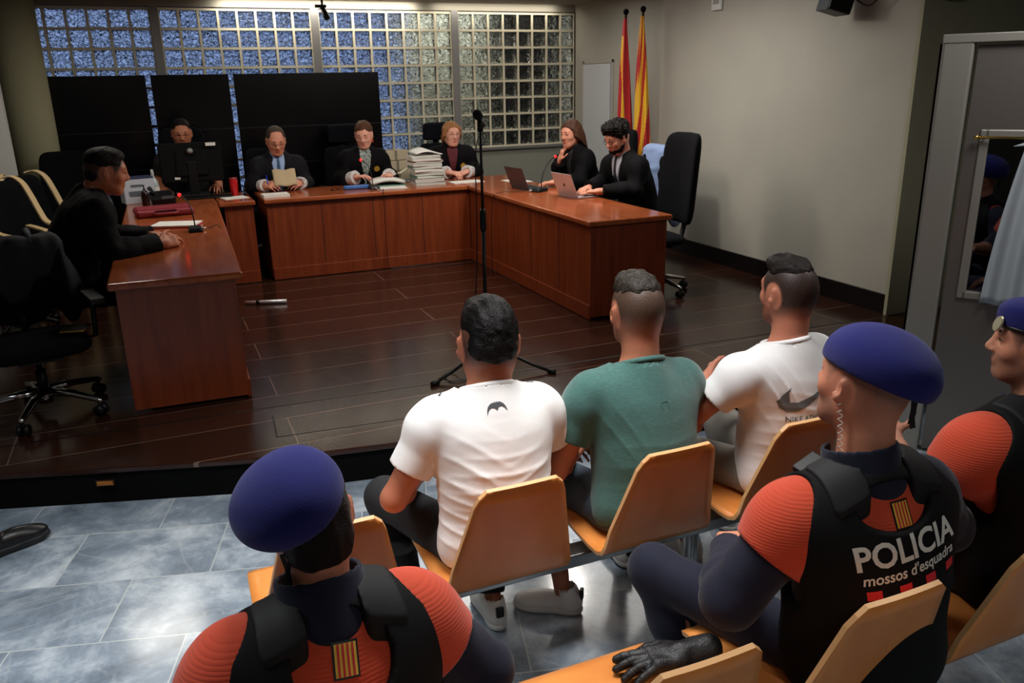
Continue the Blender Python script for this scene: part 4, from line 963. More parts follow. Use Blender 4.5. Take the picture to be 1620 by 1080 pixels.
def police(b, h, hands=((), ()), forel=(.97, .97), yoke_low=.30, patch=None, scoop=1, yarms=(0, 1), yfr=.50, colh=.068, colr=0):
    jk = b.torso()
    for i in (0, 1):
        f = forel[i]; jk += b.upper(i, inf=.010)+(b.fore(i, f1=f, cutend=True, inf=.010) if f > .3 else [])
    jk += [Pr('rc', b.nb-b.U*.04*b.S, b.nb+b.U*.01*b.S, .072*b.S, .062*b.S, k=.04)]+b.necksub(.006)
    t0 = nrm(b.U+b.Fv*.25); n0 = b.nb+b.U*.005
    def jpost(F, G):
        F = F+wr(G, 9, 30, .003)+wr(G, 4, 75, .001); V = G-n0.astype(np.float32); hh = V@t0.astype(np.float32); rad = np.sqrt(np.maximum((V*V).sum(-1)-hh*hh, 0)); return np.where(rad < .115, np.maximum(F, hh-.0), F)
    o = org('jacket', jk, h, NAVY, b.t, inf=.014, post=jpost)
    # stand collar
    n0 = b.nb+b.U*.005; cr = .066*b.neck*b.S; t0 = nrm(b.U+b.Fv*.25)
    cl = [Pr('rc', n0-t0*.02, n0+t0*colh, cr+.026+colr, cr+.014+colr, k=.004), Pr('rc', n0-t0*.05, n0+t0*.19, cr+.008+colr, cr+.004+colr, k=.003, sub=True), Pr('box', b.nb+b.Fv*.10+b.U*.08, (.022, .06, .08), .004, b.T, k=.004, sub=True)]
    cl[0].cut = [(n0+t0*(colh-.002), t0)]
    org('collar', cl, h, NAVY, o, sm=1)
    # orange quilted yoke over shoulders and upper back
    yk = b.torso()[2:]
    for i in yarms:
        u = b.upper(i, f1=.52, inf=.012)
        for p in u: n = nrm(b.el[i]-b.sh[i]); q = b.sh[i]+(b.el[i]-b.sh[i])*yfr; p.cut = [(q, n)]
        yk += u
    yk += b.necksub(.018, -.01)
    pz = (b.nb-b.U*yoke_low*b.S).astype(np.float32)
    for p in yk:
        if not p.sub and not p.cut: p.cut = [(pz, -b.U)]
    y = org('quilted_yoke', yk, h, QUI, o, inf=.023, sm=1)
    # vest
    vs = b.torso(); vs[-1].inf += .0
    for p in vs: p.k = max(p.k, .05)
    for i in (0, 1):
        a = b.sh[i]; out = (a-b.nb); out = nrm(out-b.U*(out@b.U)); e = nrm(b.el[i]-a)
        vs.append(Pr('rc', a+out*.055*b.S+b.U*.06, a+out*.055*b.S-b.U*.17*b.S, .088*b.S, .08*b.S, k=.012, sub=True))
    vs += b.necksub(.022, .01)
    if scoop: vs.append(Pr('ell', b.nb-b.Fv*.11*b.S-b.U*.055*b.S*scoop, (.105*b.S, .12, .135*b.S*scoop), b.T, k=.008, sub=True))
    vs.append(Pr('ell', b.nb+b.Fv*.12*b.S-b.U*.05*b.S, (.08*b.S, .12, .10*b.S), b.T, k=.008, sub=True))
    v = org('vest', vs, h, VEST, b.t, inf=.040, post=lambda F, G: F+wr(G, 15, 20, .003), sm=1)
    for i in (0, 1):
        sx = -1 if i == 0 else 1; c = (b.nb+(b.sh[i]-b.nb)*.58-b.Fv*.045*b.S+b.U*.03).astype(np.float32); M_ = (b.T@eul(0, 0, sx*4)).astype(np.float32)
        def pf(F, G, c=c, M_=M_):
            return np.maximum(F+wr(G, 15, 20, .003), _box(G, c, (.050*b.S, .075*b.S, .16), .012, M_))
        import copy as _c
        org('shoulder_strap', [x for x in vs if not (x.kind == 'ell' and x.sub)], h, WEB, v, inf=.047, post=pf, sm=1)
    if patch is not None:
        Mp = frame(*patch); w, hh = .021, .029
        p0 = project('flag_patch', [(-w-.004, -hh-.004), (w+.004, -hh-.004), (w+.004, hh+.004), (-w-.004, hh+.004)], [(0, 1, 2, 3)], y, Mp, LEA, y, off=.002)
        project('patch_field', [(-w, -hh), (w, -hh), (w, hh), (-w, hh)], [(0, 1, 2, 3)], y, Mp, YEL, y, off=.003)
        for k in range(4):
            x = -w+w*2*(2*k+1.5)/9
            project('patch_stripe', [(x-.0022, -hh), (x+.0022, -hh), (x+.0022, hh), (x-.0022, hh)], [(0, 1, 2, 3)], y, Mp, RED, y, off=.0038)
    return o, y, v
def beret(b, roll, pitch, lift=.062, cx=0, cyo=-.01, size=(.108, .122, .052), h=.005, seed=3, ribbon=None, drape=None, fold=.006, badge=None, rw=.0042, base=.030):
    M = b.Hm; q = lambda x, y, z: b.Hc+M@A3(x, y, z)*b.hs; hs = b.hs; BM = M@eul(pitch, roll, 0)
    U = BM[:, 2]; c = q(0, -.008, base)
    pr = [Pr('ell', c+BM@A3(0, 0, .012)*hs, (.083*hs, .103*hs, .082*hs), BM, k=.02), Pr('ell', c+BM@A3(cx, cyo, lift)*hs, tuple(x*hs for x in size), BM@eul(0, 0, 0), k=.05)]
    if drape: pr.append(Pr('ell', c+BM@A3(*drape[0])*hs, tuple(x*hs for x in drape[1]), BM@eul(*drape[2]), k=.04))
    cutp = c+U*.0*hs
    pr[0].cut = [(c+U*.006*hs, -U)]
    def post(F, G):
        F = F+wr(G, seed, 26, fold*.5)
        return np.maximum(F, (G-(c+U*.004*hs).astype(np.float32))@(-U).astype(np.float32)) if not drape else F
    o = org('beret', pr, h, BERET, b.t, post=post, sm=2)
    mb = MB(); mb.tube([c+BM@A3(math.cos(a)*.0835, math.sin(a)*.1035, .006)*hs for a in [2*math.pi*k/48 for k in range(48)]], .0055, n=8, closed=True); mb.build('leather_band', LEA, o)
    if ribbon:
        for dx, ln, bend in ((0, .085, .006), (.018, .10, -.008)):
            a = q(*ribbon)+M[:, 0]*dx; g = A3(0, 0, -1); pts = [a, a+g*ln*.35+M[:, 0]*bend, a+g*ln*.7+M[:, 0]*bend*1.6, a+g*ln+M[:, 0]*bend*.3]
            mb = MB(); n = len(pts)
            for k in range(n-1):
                p, r_ = pts[k], pts[k+1]; w = M[:, 0]*rw; t = M[:, 1]*.0008
                mb.add([p-w-t, p+w-t, r_+w-t, r_-w-t, p-w+t, p+w+t, r_+w+t, r_-w+t], [(0, 1, 2, 3), (7, 6, 5, 4), (0, 4, 5, 1), (1, 5, 6, 2), (2, 6, 7, 3), (3, 7, 4, 0)])
            mb.build('ribbon', CORD, o)
    if badge:
        p = q(*badge[0]); n_ = M@nrm(badge[1]); mb = MB(); mt = np.array(Vector(n_).to_track_quat('Z', 'Y').to_matrix())
        mb.add([p+mt@A3(math.cos(a)*.020, math.sin(a)*.024, 0) for a in [2*math.pi*k/20 for k in range(20)]]+[p+mt@A3(math.cos(a)*.018, math.sin(a)*.022, .004) for a in [2*math.pi*k/20 for k in range(20)]], [tuple(range(20))[::-1], tuple(range(20, 40))]+[(k, (k+1) % 20, 20+(k+1) % 20, 20+k) for k in range(20)]); mb.build('badge', mat('badge_silver', (210, 205, 170), rough=.3, metal=.8), o)
    return o
SKP1 = skin_mat('skin_officer', (196, 132, 104), (30, 26, 24)); SKP2 = skin_mat('skin_officer_warm', (198, 138, 110), (104, 84, 72)); SKP3 = skin_mat('skin_officer_olive', (196, 140, 112), (60, 46, 38))
H_OFF = hair_mat('hair_officer', (18, 14, 13), (34, 27, 24))
# --- officer at lower left
b = Body('person', (-5.045, -8.68, FL), 4, 'police officer at lower left in blue beret and orange shoulders, striped patch on the back', S=.90, b=1.05, hipz=.47, neckl=1.4, shz=.46, lean=5, side=0, hunch=.05, shw=.183, head=(-14, -6, 0), hs=1.09, neck=1.05, headoff=(.0, .0, .0),
         el=((-.33, .05, .70), (.33, .05, .70)), wrist=((-.14, .32, .60), (.14, .32, .60)), knee=((-.22, .44, .50), (.20, .44, .50)), ankle=((-.2, .36, .09), (.2, .40, .09)), arm=1.12)
hr = b
b.skin(SKP1, .006, hands=(b.hand(0, palm=(0, -.3, -1), thumb=(1, 0, 0)), b.hand(1, palm=(0, -.3, -1), thumb=(-1, 0, 0))), stub=scalp(.02, -.09, top=.9))
b.hair(H_OFF, .004, [('e', (0, -.020, .020), (.080, .099, .088)), ('e', (0, -.052, -.030), (.070, .062, .066))], keep=lambda x, y, z: np.maximum(-(z+.082), np.maximum(y-.015-.4*np.clip(z-.02, 0, 1), np.abs(x)*1.0-.083)), noise=(90, .002), st=(1.4, 1, .4))
b.brows(H_OFF)
o, y, v = police(b, .006, patch=((b.nb-b.Fv*.3-b.U*.002+b.Rv*.005), -b.Fv+b.U*.15, b.U+b.Rv*.12), scoop=.80, colh=.092, colr=.010)
beret(b, -24, 14, lift=.048, cx=-.024, cyo=-.004, size=(.110, .124, .077), ribbon=(-.074, -.050, -.035), fold=.004)
b.trousers(NAVY, .010)
for i in (0, 1): b.shoe(i, LEA, SHB, name='boot')
# --- officer at right, POLICIA vest
b = Body('person', (-3.69, -8.72, FL), -6, 'police officer in a black vest lettered POLICIA, blue beret and orange shoulder panels', S=.965, b=1.10, hipz=.475, shz=.445, neckl=1.3, lean=2, side=-3, hunch=.04, shw=.185, head=(4, 4, 14), hs=1.12, neck=1.2, headoff=(.024, .01, .036),
         el=((-.37, .07, .68), (.33, .10, .74)), wrist=((-.20, .34, .64), (.12, .34, .60)), knee=((-.37, .48, .52), (.18, .46, .52)), ankle=((-.26, .34, .09), (.18, .40, .09)), arm=1.15)
b.skin(SKP2, .0055, hands=(b.hand(0, palm=(0, -.3, -1), thumb=(1, 0, 0)), b.hand(1, palm=(0, -.3, -1), thumb=(-1, 0, 0))),
       stub=lambda q: np.maximum(scalp(.03, -.075, top=.62)(q), .5*sstep(-.025, -.05, q[:, 2])*sstep(.0, .02, q[:, 1])*sstep(-.12, -.105, q[:, 2])))
b.brows(H_GRY); b.eyes()
o, y, v = police(b, .006, yoke_low=.20, patch=((b.nb-b.Fv*.3-b.U*.018+b.Rv*.012), -b.Fv+b.U*.15, b.U), scoop=.42, yarms=(0,), yfr=.42, colh=.085)
beret(b, 13, 6, lift=.034, cx=.012, cyo=-.016, size=(.112, .130, .094), fold=.012, seed=8, ribbon=(.045, -.098, .012), rw=.011, base=.020)
# lettering on the vest
Mv = frame(b.pel+b.U*.374-b.Fv*.4+b.Rv*.01, -b.Fv+b.U*.05, b.U-b.Rv*.08)
V, Fc = text2d('POLICIA', .080, bold=.0020, space=1.0); project('lettering', [(x, y_+.01) for x, y_ in V], Fc, v, Mv, LET, v, off=.002, maxedge=.02, label='white lettering POLICIA')
V, Fc = text2d("mossos d'esquadra", .036, bold=.0006, shear=.15, space=1.0); project('lettering', [(x, y_-.027) for x, y_ in V], Fc, v, Mv, LET, v, off=.002, maxedge=.02, label="white lettering mossos d'esquadra")
for k in range(4):
    x = -.132+k*.078; project('red_square', [(x, -.064), (x+.034, -.064), (x+.034, -.042), (x, -.042)], [(0, 1, 2, 3)], v, Mv, REDG, v, off=.002)
b.trousers(NAVY, .008)
for i in (0, 1): b.shoe(i, LEA, SHB, name='boot')
# coiled earpiece cord
mb = MB(); p0 = b.Hc+b.Hm@A3(-.080, -.006, -.03)*b.hs; p1 = b.nb-b.Rv*.075+b.U*.02-b.Fv*.01; pts = []
ax = nrm(p1-p0); e1 = nrm(np.cross(ax, [0, 1, 0])); e2 = np.cross(ax, e1)
for k in range(110):
    t = k/109; a = t*2*math.pi*11; pts.append(p0+(p1-p0)*t+(e1*math.cos(a)+e2*math.sin(a))*.0058)
mb.tube(pts, .0014, n=6); mb.build('coiled_earpiece_cord', mat('clear_cord', (214, 200, 186), rough=.15), b.t)
RIGHT_OFF = b
# radio clip on the left strap
c = b.nb+(b.sh[0]-b.nb)*.60+b.U*.075
mb = MB(); mb.box(tuple(c), (.075, .14, .018), rot=(R(8), R(-20), R(10))); mb.box(tuple(c+A3(0, 0, .012)), (.05, .06, .016), rot=(R(8), R(-20), R(10))); mb.build('strap_buckle', PLAS, b.t, bevel=.004)
# --- officer cut by the right edge
b = Body('person', (-2.985, -8.66, FL), 4, 'police officer at the right edge in profile, blue beret and orange shoulder, bare forearm', S=1.0, b=1.05, hipz=.475, shz=.455, neckl=1.25, lean=2, side=0, hunch=.04, shw=.20, head=(2, 0, 38), hs=1.0, neck=1.1,
         el=((-.27, .18, .74), (.30, .12, .72)), wrist=((-.07, .45, .79), (.12, .34, .62)), knee=((-.2, .45, .50), (.2, .45, .50)), arm=1.1)
b.skin(SKP3, .0055, hands=(b.hand(0, palm=(.2, -.3, -1), thumb=(1, 0, 0)), b.hand(1, palm=(0, -.3, -1), thumb=(-1, 0, 0))), stub=lambda q: np.maximum(scalp(.0, -.075, top=.9)(q), .5*sstep(-.025, -.05, q[:, 2])*sstep(.0, .02, q[:, 1])))
b.brows(H_OFF); b.eyes()
o, y, v = police(b, .007, forel=(.1, .9), patch=None)
beret(b, 8, 8, lift=.050, cx=.012, cyo=-.012, size=(.108, .122, .050), fold=.006, seed=5, badge=((-.036, .099, .058), (-.35, .9, .3)))
b.trousers(NAVY, .010)
for i in (0, 1): b.shoe(i, LEA, SHB, name='boot')
# ================================================================== PEOPLE AT THE DESKS
ROBE = mat('gown_black', (6, 5, 7), rough=.8, spec=.15, bump=(200, .08))
SUIT = mat('suit_charcoal', (20, 20, 25), rough=.8, spec=.2, bump=(300, .15))
SHIRTB = mat('shirt_pale_blue', (160, 186, 226), rough=.7); TIE = mat('tie_blue', (66, 92, 128), rough=.5)
LACE = mat('lace_white', (236, 234, 230), rough=.8, bump=(120, .4), var=((186, 182, 182), 60)); GOLD = mat('badge_gold', (206, 160, 60), rough=.35, metal=.7)
SKD = skin_mat('skin_desk', (214, 152, 124), (50, 38, 32)); SKT = skin_mat('skin_desk_tan', (188, 124, 92), (34, 26, 22)); SKF = skin_mat('skin_desk_fair', (226, 172, 150), (80, 60, 40))
SK = ((0, 0, 0),)
def decal_box(name, c, size, rot, m, parent, bevel=.002): mb = MB(); mb.box(c, size, rot=rot); return mb.build(name, m, parent, bevel=bevel)
def front_point(b, host, x, z):
    T = BVHTree.FromPolygons([v.co.copy() for v in host.data.vertices], [tuple(p.vertices) for p in host.data.polygons])
    h = T.ray_cast(Vector(b.pel+b.U*z+b.Rv*x+b.Fv*.6), Vector(-b.Fv)); return h[0] if h[0] is not None else Vector(b.pel+b.U*z+b.Rv*x+b.Fv*.17)
def star_badge(b, off):
    host = [o for o in b.t.children if o.name.startswith('robe')][0]
    c = front_point(b, host, off[0], off[2]); mb = MB(); n = 16; vs = []
    Mx = np.array(Vector(b.Fv+b.U*.3).to_track_quat('Z', 'Y').to_matrix())
    for z, s in ((0, 1), (.008, .8)):
        for k in range(n): r = (.040 if k % 2 == 0 else .030)*s; a = 2*math.pi*k/n; vs.append(Vector(Mx@A3(math.cos(a)*r, math.sin(a)*r, z))+c)
    mb.add(vs, [tuple(range(n))[::-1], tuple(range(n, 2*n))]+[(k, (k+1) % n, n+(k+1) % n, n+k) for k in range(n)]); mb.build('gold_badge', GOLD, b.t)
def cuff(b, i, m, f0, f1, r0=.040, r1=.050, name='cuff'):
    a, c = b.el[i], b.wr[i]; p = Pr('rc', a+(c-a)*f0, a+(c-a)*f1, r0, r1, k=0); n = nrm(c-a); p.cut = [(a+(c-a)*f1, n), (a+(c-a)*f0, -n)]
    q = Pr('rc', a+(c-a)*(f1-.12), a+(c-a)*(f1+.2), .033, .036, k=0, sub=True)
    return org(name, [p, q], .006, m, b.t, sm=1)
def shirtfront(b, m, w=.055, tie=None):
    pr = b.torso()
    def pf(F, G):
        q = (G-b.nb.astype(np.float32))@b.T.astype(np.float32); w_ = .012+np.clip((q[..., 2]+.26)/.26, 0, 1)*w
        return np.maximum(np.maximum(F, np.abs(q[..., 0])-w_), -(q[..., 1]-.0))
    o = org('shirt_front', pr+b.necksub(.004, -.02), .007, m, b.t, inf=.027, post=pf)
    org('shirt_collar', [Pr('rc', b.nb, b.nb+b.U*.05+b.Fv*.012, .070*b.S, .062*b.S, k=0), Pr('rc', b.nb-b.U*.03, b.nb+b.U*.12, .057*b.S, .056*b.S, k=0, sub=True)], .006, m, o)
    if tie:
        def pt(F, G):
            q = (G-b.nb.astype(np.float32))@b.T.astype(np.float32); w_ = .014+np.clip((-q[..., 2])/.30, 0, 1)*.020
            return np.maximum(np.maximum(F, np.abs(q[..., 0])-w_), -(q[..., 1]-.0))
        org('tie', pr, .007, tie, b.t, inf=.034, post=pt)
    return o
HD = 9e-3
SEAT = None
# --- judge reading a sheet
b = Body('person', (-4.09, -1.17, 0), 180, 'balding judge in charcoal jacket and blue tie reading a beige sheet', S=1.06, b=1.04, hipz=.55, lean=20, hunch=.05, shw=.175, head=(-24, 0, 0), hs=1.06, headoff=(0, 0, .02),
         el=((-.27, .26, .80), (.27, .26, .80)), wrist=((-.17, .44, .82), (.16, .46, .82)), shz=.46)
b.skin(SKD, HD, hands=(b.hand(0, palm=(.6, 0, -.5), thumb=(.3, 0, 1), curl=(30, 35, 20)), b.hand(1, palm=(-.6, 0, -.5), thumb=(-.3, 0, 1), curl=(35, 45, 30))), stub=None)
b.hair(hair_mat('hair_thin_grey', (50, 40, 34), (88, 72, 60)), .006, [('e', (0, -.016, .044), (.081, .096, .081))], keep=kp(.012, .080, -.035), noise=(90, .002), ears=.027)
b.brows(H_BRN); b.eyes(False); b.glasses(mat('frame_thin', (60, 50, 46), rough=.3), rr=.020)
b.robe(SUIT, .008, inf=.019, flare=.012, name='jacket', vneck=.12, fl=(.7, .7))
shirtfront(b, SHIRTB, tie=TIE)
for i in (0, 1): cuff(b, i, LACE, .5, .98, .056, .066)
J1 = b
# --- judge with gold badge, turning pages
b = Body('person', (-3.20, -1.17, 0), 180, 'woman judge in black gown with patterned lace cuff, hair up and red earring, looking down at open files', S=1.04, b=1.08, hipz=.56, lean=18, hunch=.04, shw=.165, head=(-22, 0, -22), hs=1.06, female=True, neck=.85, headoff=(0, 0, .03),
         el=((-.26, .22, .80), (.26, .24, .80)), wrist=((-.20, .44, .84), (.14, .42, .84)))
b.skin(SKF, HD, hands=(b.hand(0, palm=(.2, 0, -1), thumb=(1, 0, 0)), b.hand(1, palm=(-.1, 0, -1), thumb=(-1, 0, .2))))
b.hair(hair_mat('hair_chestnut', (58, 34, 22), (104, 64, 40)), .006, [('e', (0, -.018, .040), (.084, .100, .084)), ('e', (0, -.085, .045), (.05, .05, .05)), ('e', (0, -.05, .0), (.07, .065, .06))], keep=lambda x, y, z: np.maximum(-(z+.045), (y-.045)*.9-(z-.045)*.9), noise=(60, .003))
b.brows(H_BRN); b.eyes(False)
for sx in (-1,): mb = MB(); mb.lathe([(.002, .02), (.006, .0), (.010, -.025), (.002, -.035)], tuple(b.Hc+b.Hm@A3(sx*.086, .005, -.05)), n=10); mb.build('red_earring', mat('coral', (206, 70, 44), rough=.4), b.t)
b.robe(ROBE, .008, inf=.019, fl=(.52, .52), flare=.03, vneck=.11)
shirtfront(b, mat('blouse_pattern', (36, 66, 54), rough=.7, var=((190, 196, 190), 60)), w=.05)
cuff(b, 0, LACE, .35, .97, .064, .074, 'lace_cuff'); cuff(b, 1, LACE, .35, .97, .064, .074, 'lace_cuff'); star_badge(b, (-.115, 0, .41))
b.t['label'] = 'woman judge in black gown with lace cuffs, hair up and coral earring, turning pages'
# --- judge with blond bob and glasses
b = Body('person', (-2.18, -1.14, 0), 172, 'woman judge with shoulder-length light brown hair and round glasses, hands folded', S=1.05, b=1.05, hipz=.52, lean=13, hunch=.03, shw=.165, head=(-7, 0, 12), hs=1.02, female=True, neck=.85,
         el=((-.255, .22, .80), (.255, .22, .80)), wrist=((-.10, .46, .83), (.10, .46, .83)))
b.skin(SKF, HD, hands=(b.hand(0, palm=(.3, 0, -1), thumb=(1, 0, .3), curl=(25, 30, 20), f=(.6, .5, -.1)), b.hand(1, palm=(-.3, 0, -1), thumb=(-1, 0, .3), curl=(25, 30, 20), f=(-.6, .5, -.05))))
HB = hair_mat('hair_light_brown', (130, 82, 46), (176, 124, 78), st=(40, 40, 6))
b.hair(HB, .006, [('e', (0, -.018, .040), (.088, .100, .086)), ('r', (-.074, .012, .05), (-.088, .010, -.150), .031, .030), ('r', (.074, .012, .05), (.088, .010, -.150), .031, .030), ('e', (0, -.05, -.04), (.088, .065, .095))], keep=lambda x, y, z: (y-.05)*.9-(z-.055)*.9-(np.abs(x) > .055)*.05, noise=(50, .003), st=(1.4, 1.4, .3), ears=False)
b.brows(HB); b.eyes(); b.glasses(mat('frame_silver', (170, 170, 170), rough=.2, metal=1), rr=.021, rect=.85)
b.robe(ROBE, .008, inf=.019, fl=(.52, .52), flare=.03, vneck=.10)
shirtfront(b, mat('blouse_wine', (92, 22, 32), rough=.7), w=.05)
cuff(b, 0, LACE, .38, .97, .060, .070, 'lace_cuff'); cuff(b, 1, LACE, .38, .97, .060, .070, 'lace_cuff'); star_badge(b, (-.11, 0, .40))
# --- clerk behind the monitor
b = Body('person', (-4.93, -.98, 0), 178, 'clerk in a dark t-shirt almost hidden behind the large monitor', S=1.08, b=1.0, hipz=.58, lean=10, hunch=.04, shw=.18, head=(-14, 0, 0), hs=1.02, headoff=(0, 0, .02), el=((-.28, .10, .82), (.28, .10, .84)), wrist=((-.27, .34, .82), (.24, .36, .82)))
b.skin(SKT, HD, hands=(b.hand(0, palm=(0, 0, -1), thumb=(1, 0, 0)), b.hand(1, palm=(0, 0, -1), thumb=(-1, 0, 0))))
b.hair(H_OFF, .006, [('e', (0, -.018, .048), (.080, .094, .080))], keep=kp(.03, .062, -.02), noise=(80, .0025), ears=.026)
b.brows(H_OFF); b.eyes(); b.glasses(mat('frame_black', (16, 16, 18), rough=.3), rr=.021)
b.tshirt(mat('tshirt_black', (18, 18, 20), rough=.85), .009, inf=.014); b.trousers(DENIMB, .012)
# --- prosecutor at the left desk, in profile
b = Body('person', (-5.83, -4.25, 0), -84, 'man in a black gown in profile at the left desk, forearms on the desktop', S=1.12, b=1.12, hipz=.56, lean=16, hunch=.06, shw=.20, head=(-12, 0, -4), hs=1.06, neck=1.1, headoff=(0, .02, -.02),
         el=((-.24, .30, .80), (.30, .26, .79)), wrist=((-.10, .55, .81), (.16, .56, .80)))
b.skin(SKT, HD, hands=(b.hand(0, palm=(.3, 0, -1), thumb=(.6, 0, .6), curl=(18, 22, 15)), b.hand(1, palm=(-.8, 0, -.4), thumb=(-.3, 0, 1), curl=(38, 48, 30))), stub=scalp(-.02, -.06, top=.95))
b.hair(H_OFF, .005, [('e', (0, -.014, .046), (.081, .100, .084)), ('e', (0, .034, .090), (.058, .050, .034)), ('e', (0, -.050, -.015), (.073, .058, .072))], keep=kp(.045, .050, -.03, back=1.2), noise=(60, .0025), ears=.028)
b.brows(H_OFF); b.eyes()
b.robe(ROBE, .008, inf=.019, fl=(.93, .93), flare=.014, vneck=.10)
shirtfront(b, SHIRTB, w=.05, tie=TIE)
gp = front_point(b, [o for o in b.t.children if o.name.startswith('robe')][0], .07, .33); mb = MB(); mb.box(tuple(gp), (.045, .012, .06), rot=(R(-20), 0, 0)); mb.build('gown_badge', mat('badge_blue', (120, 150, 200), rough=.4), b.t, bevel=.006)
# --- defence woman, hand at her mouth
b = Body('person', (-1.13, -2.55, 0), 94, 'woman in black gown with long brown hair, hand raised to her mouth', S=1.02, b=1.0, hipz=.56, lean=16, hunch=.04, shw=.16, head=(-10, 0, 14), hs=1.04, female=True, neck=.85, headoff=(0, 0, .02),
         el=((-.25, .30, .80), (.20, .26, .86)), wrist=((-.20, .56, .80), (.07, .33, .985)))
b.skin(SKD, HD, hands=(b.hand(0, palm=(0, 0, -1), thumb=(1, 0, 0)), b.hand(1, f=(-.35, -.1, 1), palm=(-.3, -1, 0), thumb=(-1, 0, .4), curl=(25, 40, 30))))
HBR = hair_mat('hair_long_brown', (46, 28, 20), (96, 60, 42), st=(30, 30, 5))
b.hair(HBR, .006, [('e', (0, -.018, .042), (.088, .104, .088)), ('r', (-.070, .000, .03), (-.098, .005, -.20), .036, .040), ('r', (.070, .000, .03), (.095, .0, -.20), .036, .036), ('r', (-.05, -.06, .0), (-.075, -.085, -.26), .05, .045), ('r', (.05, -.06, .0), (.075, -.085, -.26), .05, .045), ('e', (0, -.08, -.09), (.09, .05, .15))], keep=lambda x, y, z: (y-.045)*.9-(z-.05)*.9-(np.abs(x) > .055)*.05, noise=(50, .004), st=(1.5, 1.5, .3), ears=False)
b.brows(HBR); b.eyes()
b.robe(ROBE, .008, inf=.019, flare=.018, vneck=.08)
shirtfront(b, mat('blouse_black', (20, 20, 24), rough=.7), w=.04)
# --- defence man at the open silver laptop
b = Body('person', (-1.13, -3.53, 0), 94, 'bearded man in black gown with curly hair and glasses at the silver laptop', S=1.08, b=1.05, hipz=.54, lean=17, hunch=.05, shw=.185, head=(-24, 0, 6), hs=1.06, headoff=(0, .01, .02),
         el=((-.27, .28, .82), (.27, .28, .82)), wrist=((-.10, .54, .81), (.15, .50, .81)))
b.skin(SKD, HD, hands=(b.hand(0, palm=(0, 0, -1), thumb=(1, 0, 0)), b.hand(1, palm=(0, 0, -1), thumb=(-1, 0, 0), curl=(22, 28, 20))))
HCU = hair_mat('hair_curly_black', (9, 7, 7), (26, 20, 18), st=(30, 30, 30), rough=.5)
b.hair(HCU, .006, [('e', (0, -.018, .050), (.096, .112, .094)), ('e', (0, .045, .10), (.07, .055, .04))], keep=lambda x, y, z: np.maximum(-(z+.045), (y-.065)*.9-(z-.045)*.9), noise=(110, .010), ears=False)
b.hair(HCU, .006, [('e', (0, .040, -.078), (.058, .058, .040)), ('r', (-.065, .0, -.03), (-.05, .04, -.08), .016, .02), ('r', (.065, .0, -.03), (.05, .04, -.08), .016, .02)], keep=lambda x, y, z: np.maximum(z+.045-.25*np.clip(np.abs(x)-.035, 0, 1)*6, .018-np.sqrt(x*x*.8+(z+.058)**2*3+(y < .06)*1)), noise=(140, .003), name='beard', k=.01)
b.brows(HCU, w=.0035); b.eyes(False); b.glasses(mat('frame_black', (16, 16, 18)), rr=.022, th=.002)
b.robe(ROBE, .008, inf=.019, flare=.012, vneck=.12)
shirtfront(b, mat('shirt_grey', (176, 178, 186), rough=.7), tie=mat('tie_dark', (22, 24, 32), rough=.5))
gp = front_point(b, [o for o in b.t.children if o.name.startswith('robe')][0], -.10, .28); mb = MB(); mb.box(tuple(gp), (.045, .012, .06), rot=(R(-20), 0, 0)); mb.build('gown_badge', mat('badge_blue', (110, 140, 200)), b.t, bevel=.006)

# ================================================================== OFFICE CHAIRS




office_chair((-4.93, -.90, 0), R(180), 'black office chair behind the clerk and the large monitor', back_h=.74, seat_h=.52, lean=-.08, fab=FABH)
office_chair((-4.10, -.95, 0), R(180), 'black office chair behind the balding judge, lower than its neighbours', back_h=.52, seat_h=.50, lean=-.08, fab=FABH)
office_chair((-3.26, -.95, 0), R(180), 'black office chair with headrest behind the judge turning pages', back_h=.50, seat_h=.50, head=True, lean=-.06, fab=FABH)
office_chair((-2.17, -.92, 0), R(176), 'black office chair with headrest in front of the lit glass blocks', back_h=.50, seat_h=.48, head=True, lean=-.06, fab=FABH)
office_chair((-.98, -2.58, 0), R(88), 'black office chair behind the woman with her hand at her mouth', back_h=.64, seat_h=.52, lean=-.05, back_w=.46, fab=FAB)
office_chair((-1.13, -3.36, 0), R(90), 'black office chair hung with a pale blue jacket', back_h=.48, seat_h=.50, lean=-.05, back_w=.44, arms=False)
office_chair((-1.43, -4.20, 0), R(86), 'empty black high-backed office chair beside the end of the right desk', back_h=.74, seat_h=.48, lean=-.10, back_w=.56, taper=.9, base_rot=R(55), arms=False)
office_chair((-6.0, -1.32, 0), R(178), 'black high-backed office chair between the man at the left desk and the pillar', back_h=.62, seat_h=.48, lean=-.06, back_w=.50)
office_chair((-5.98, -5.0, 0), R(-166), 'black office chair with chrome base and a dark jacket on its back', back_h=.40, seat_h=.40, lean=-.06, base_rot=R(62)).scale = (1.08, 1.08, 1.08)
office_chair((-6.34, -3.05, 0), R(-100), 'black chair cut by the left edge of the picture', back_h=.55, seat_h=.48, lean=-.08, chrome=False)
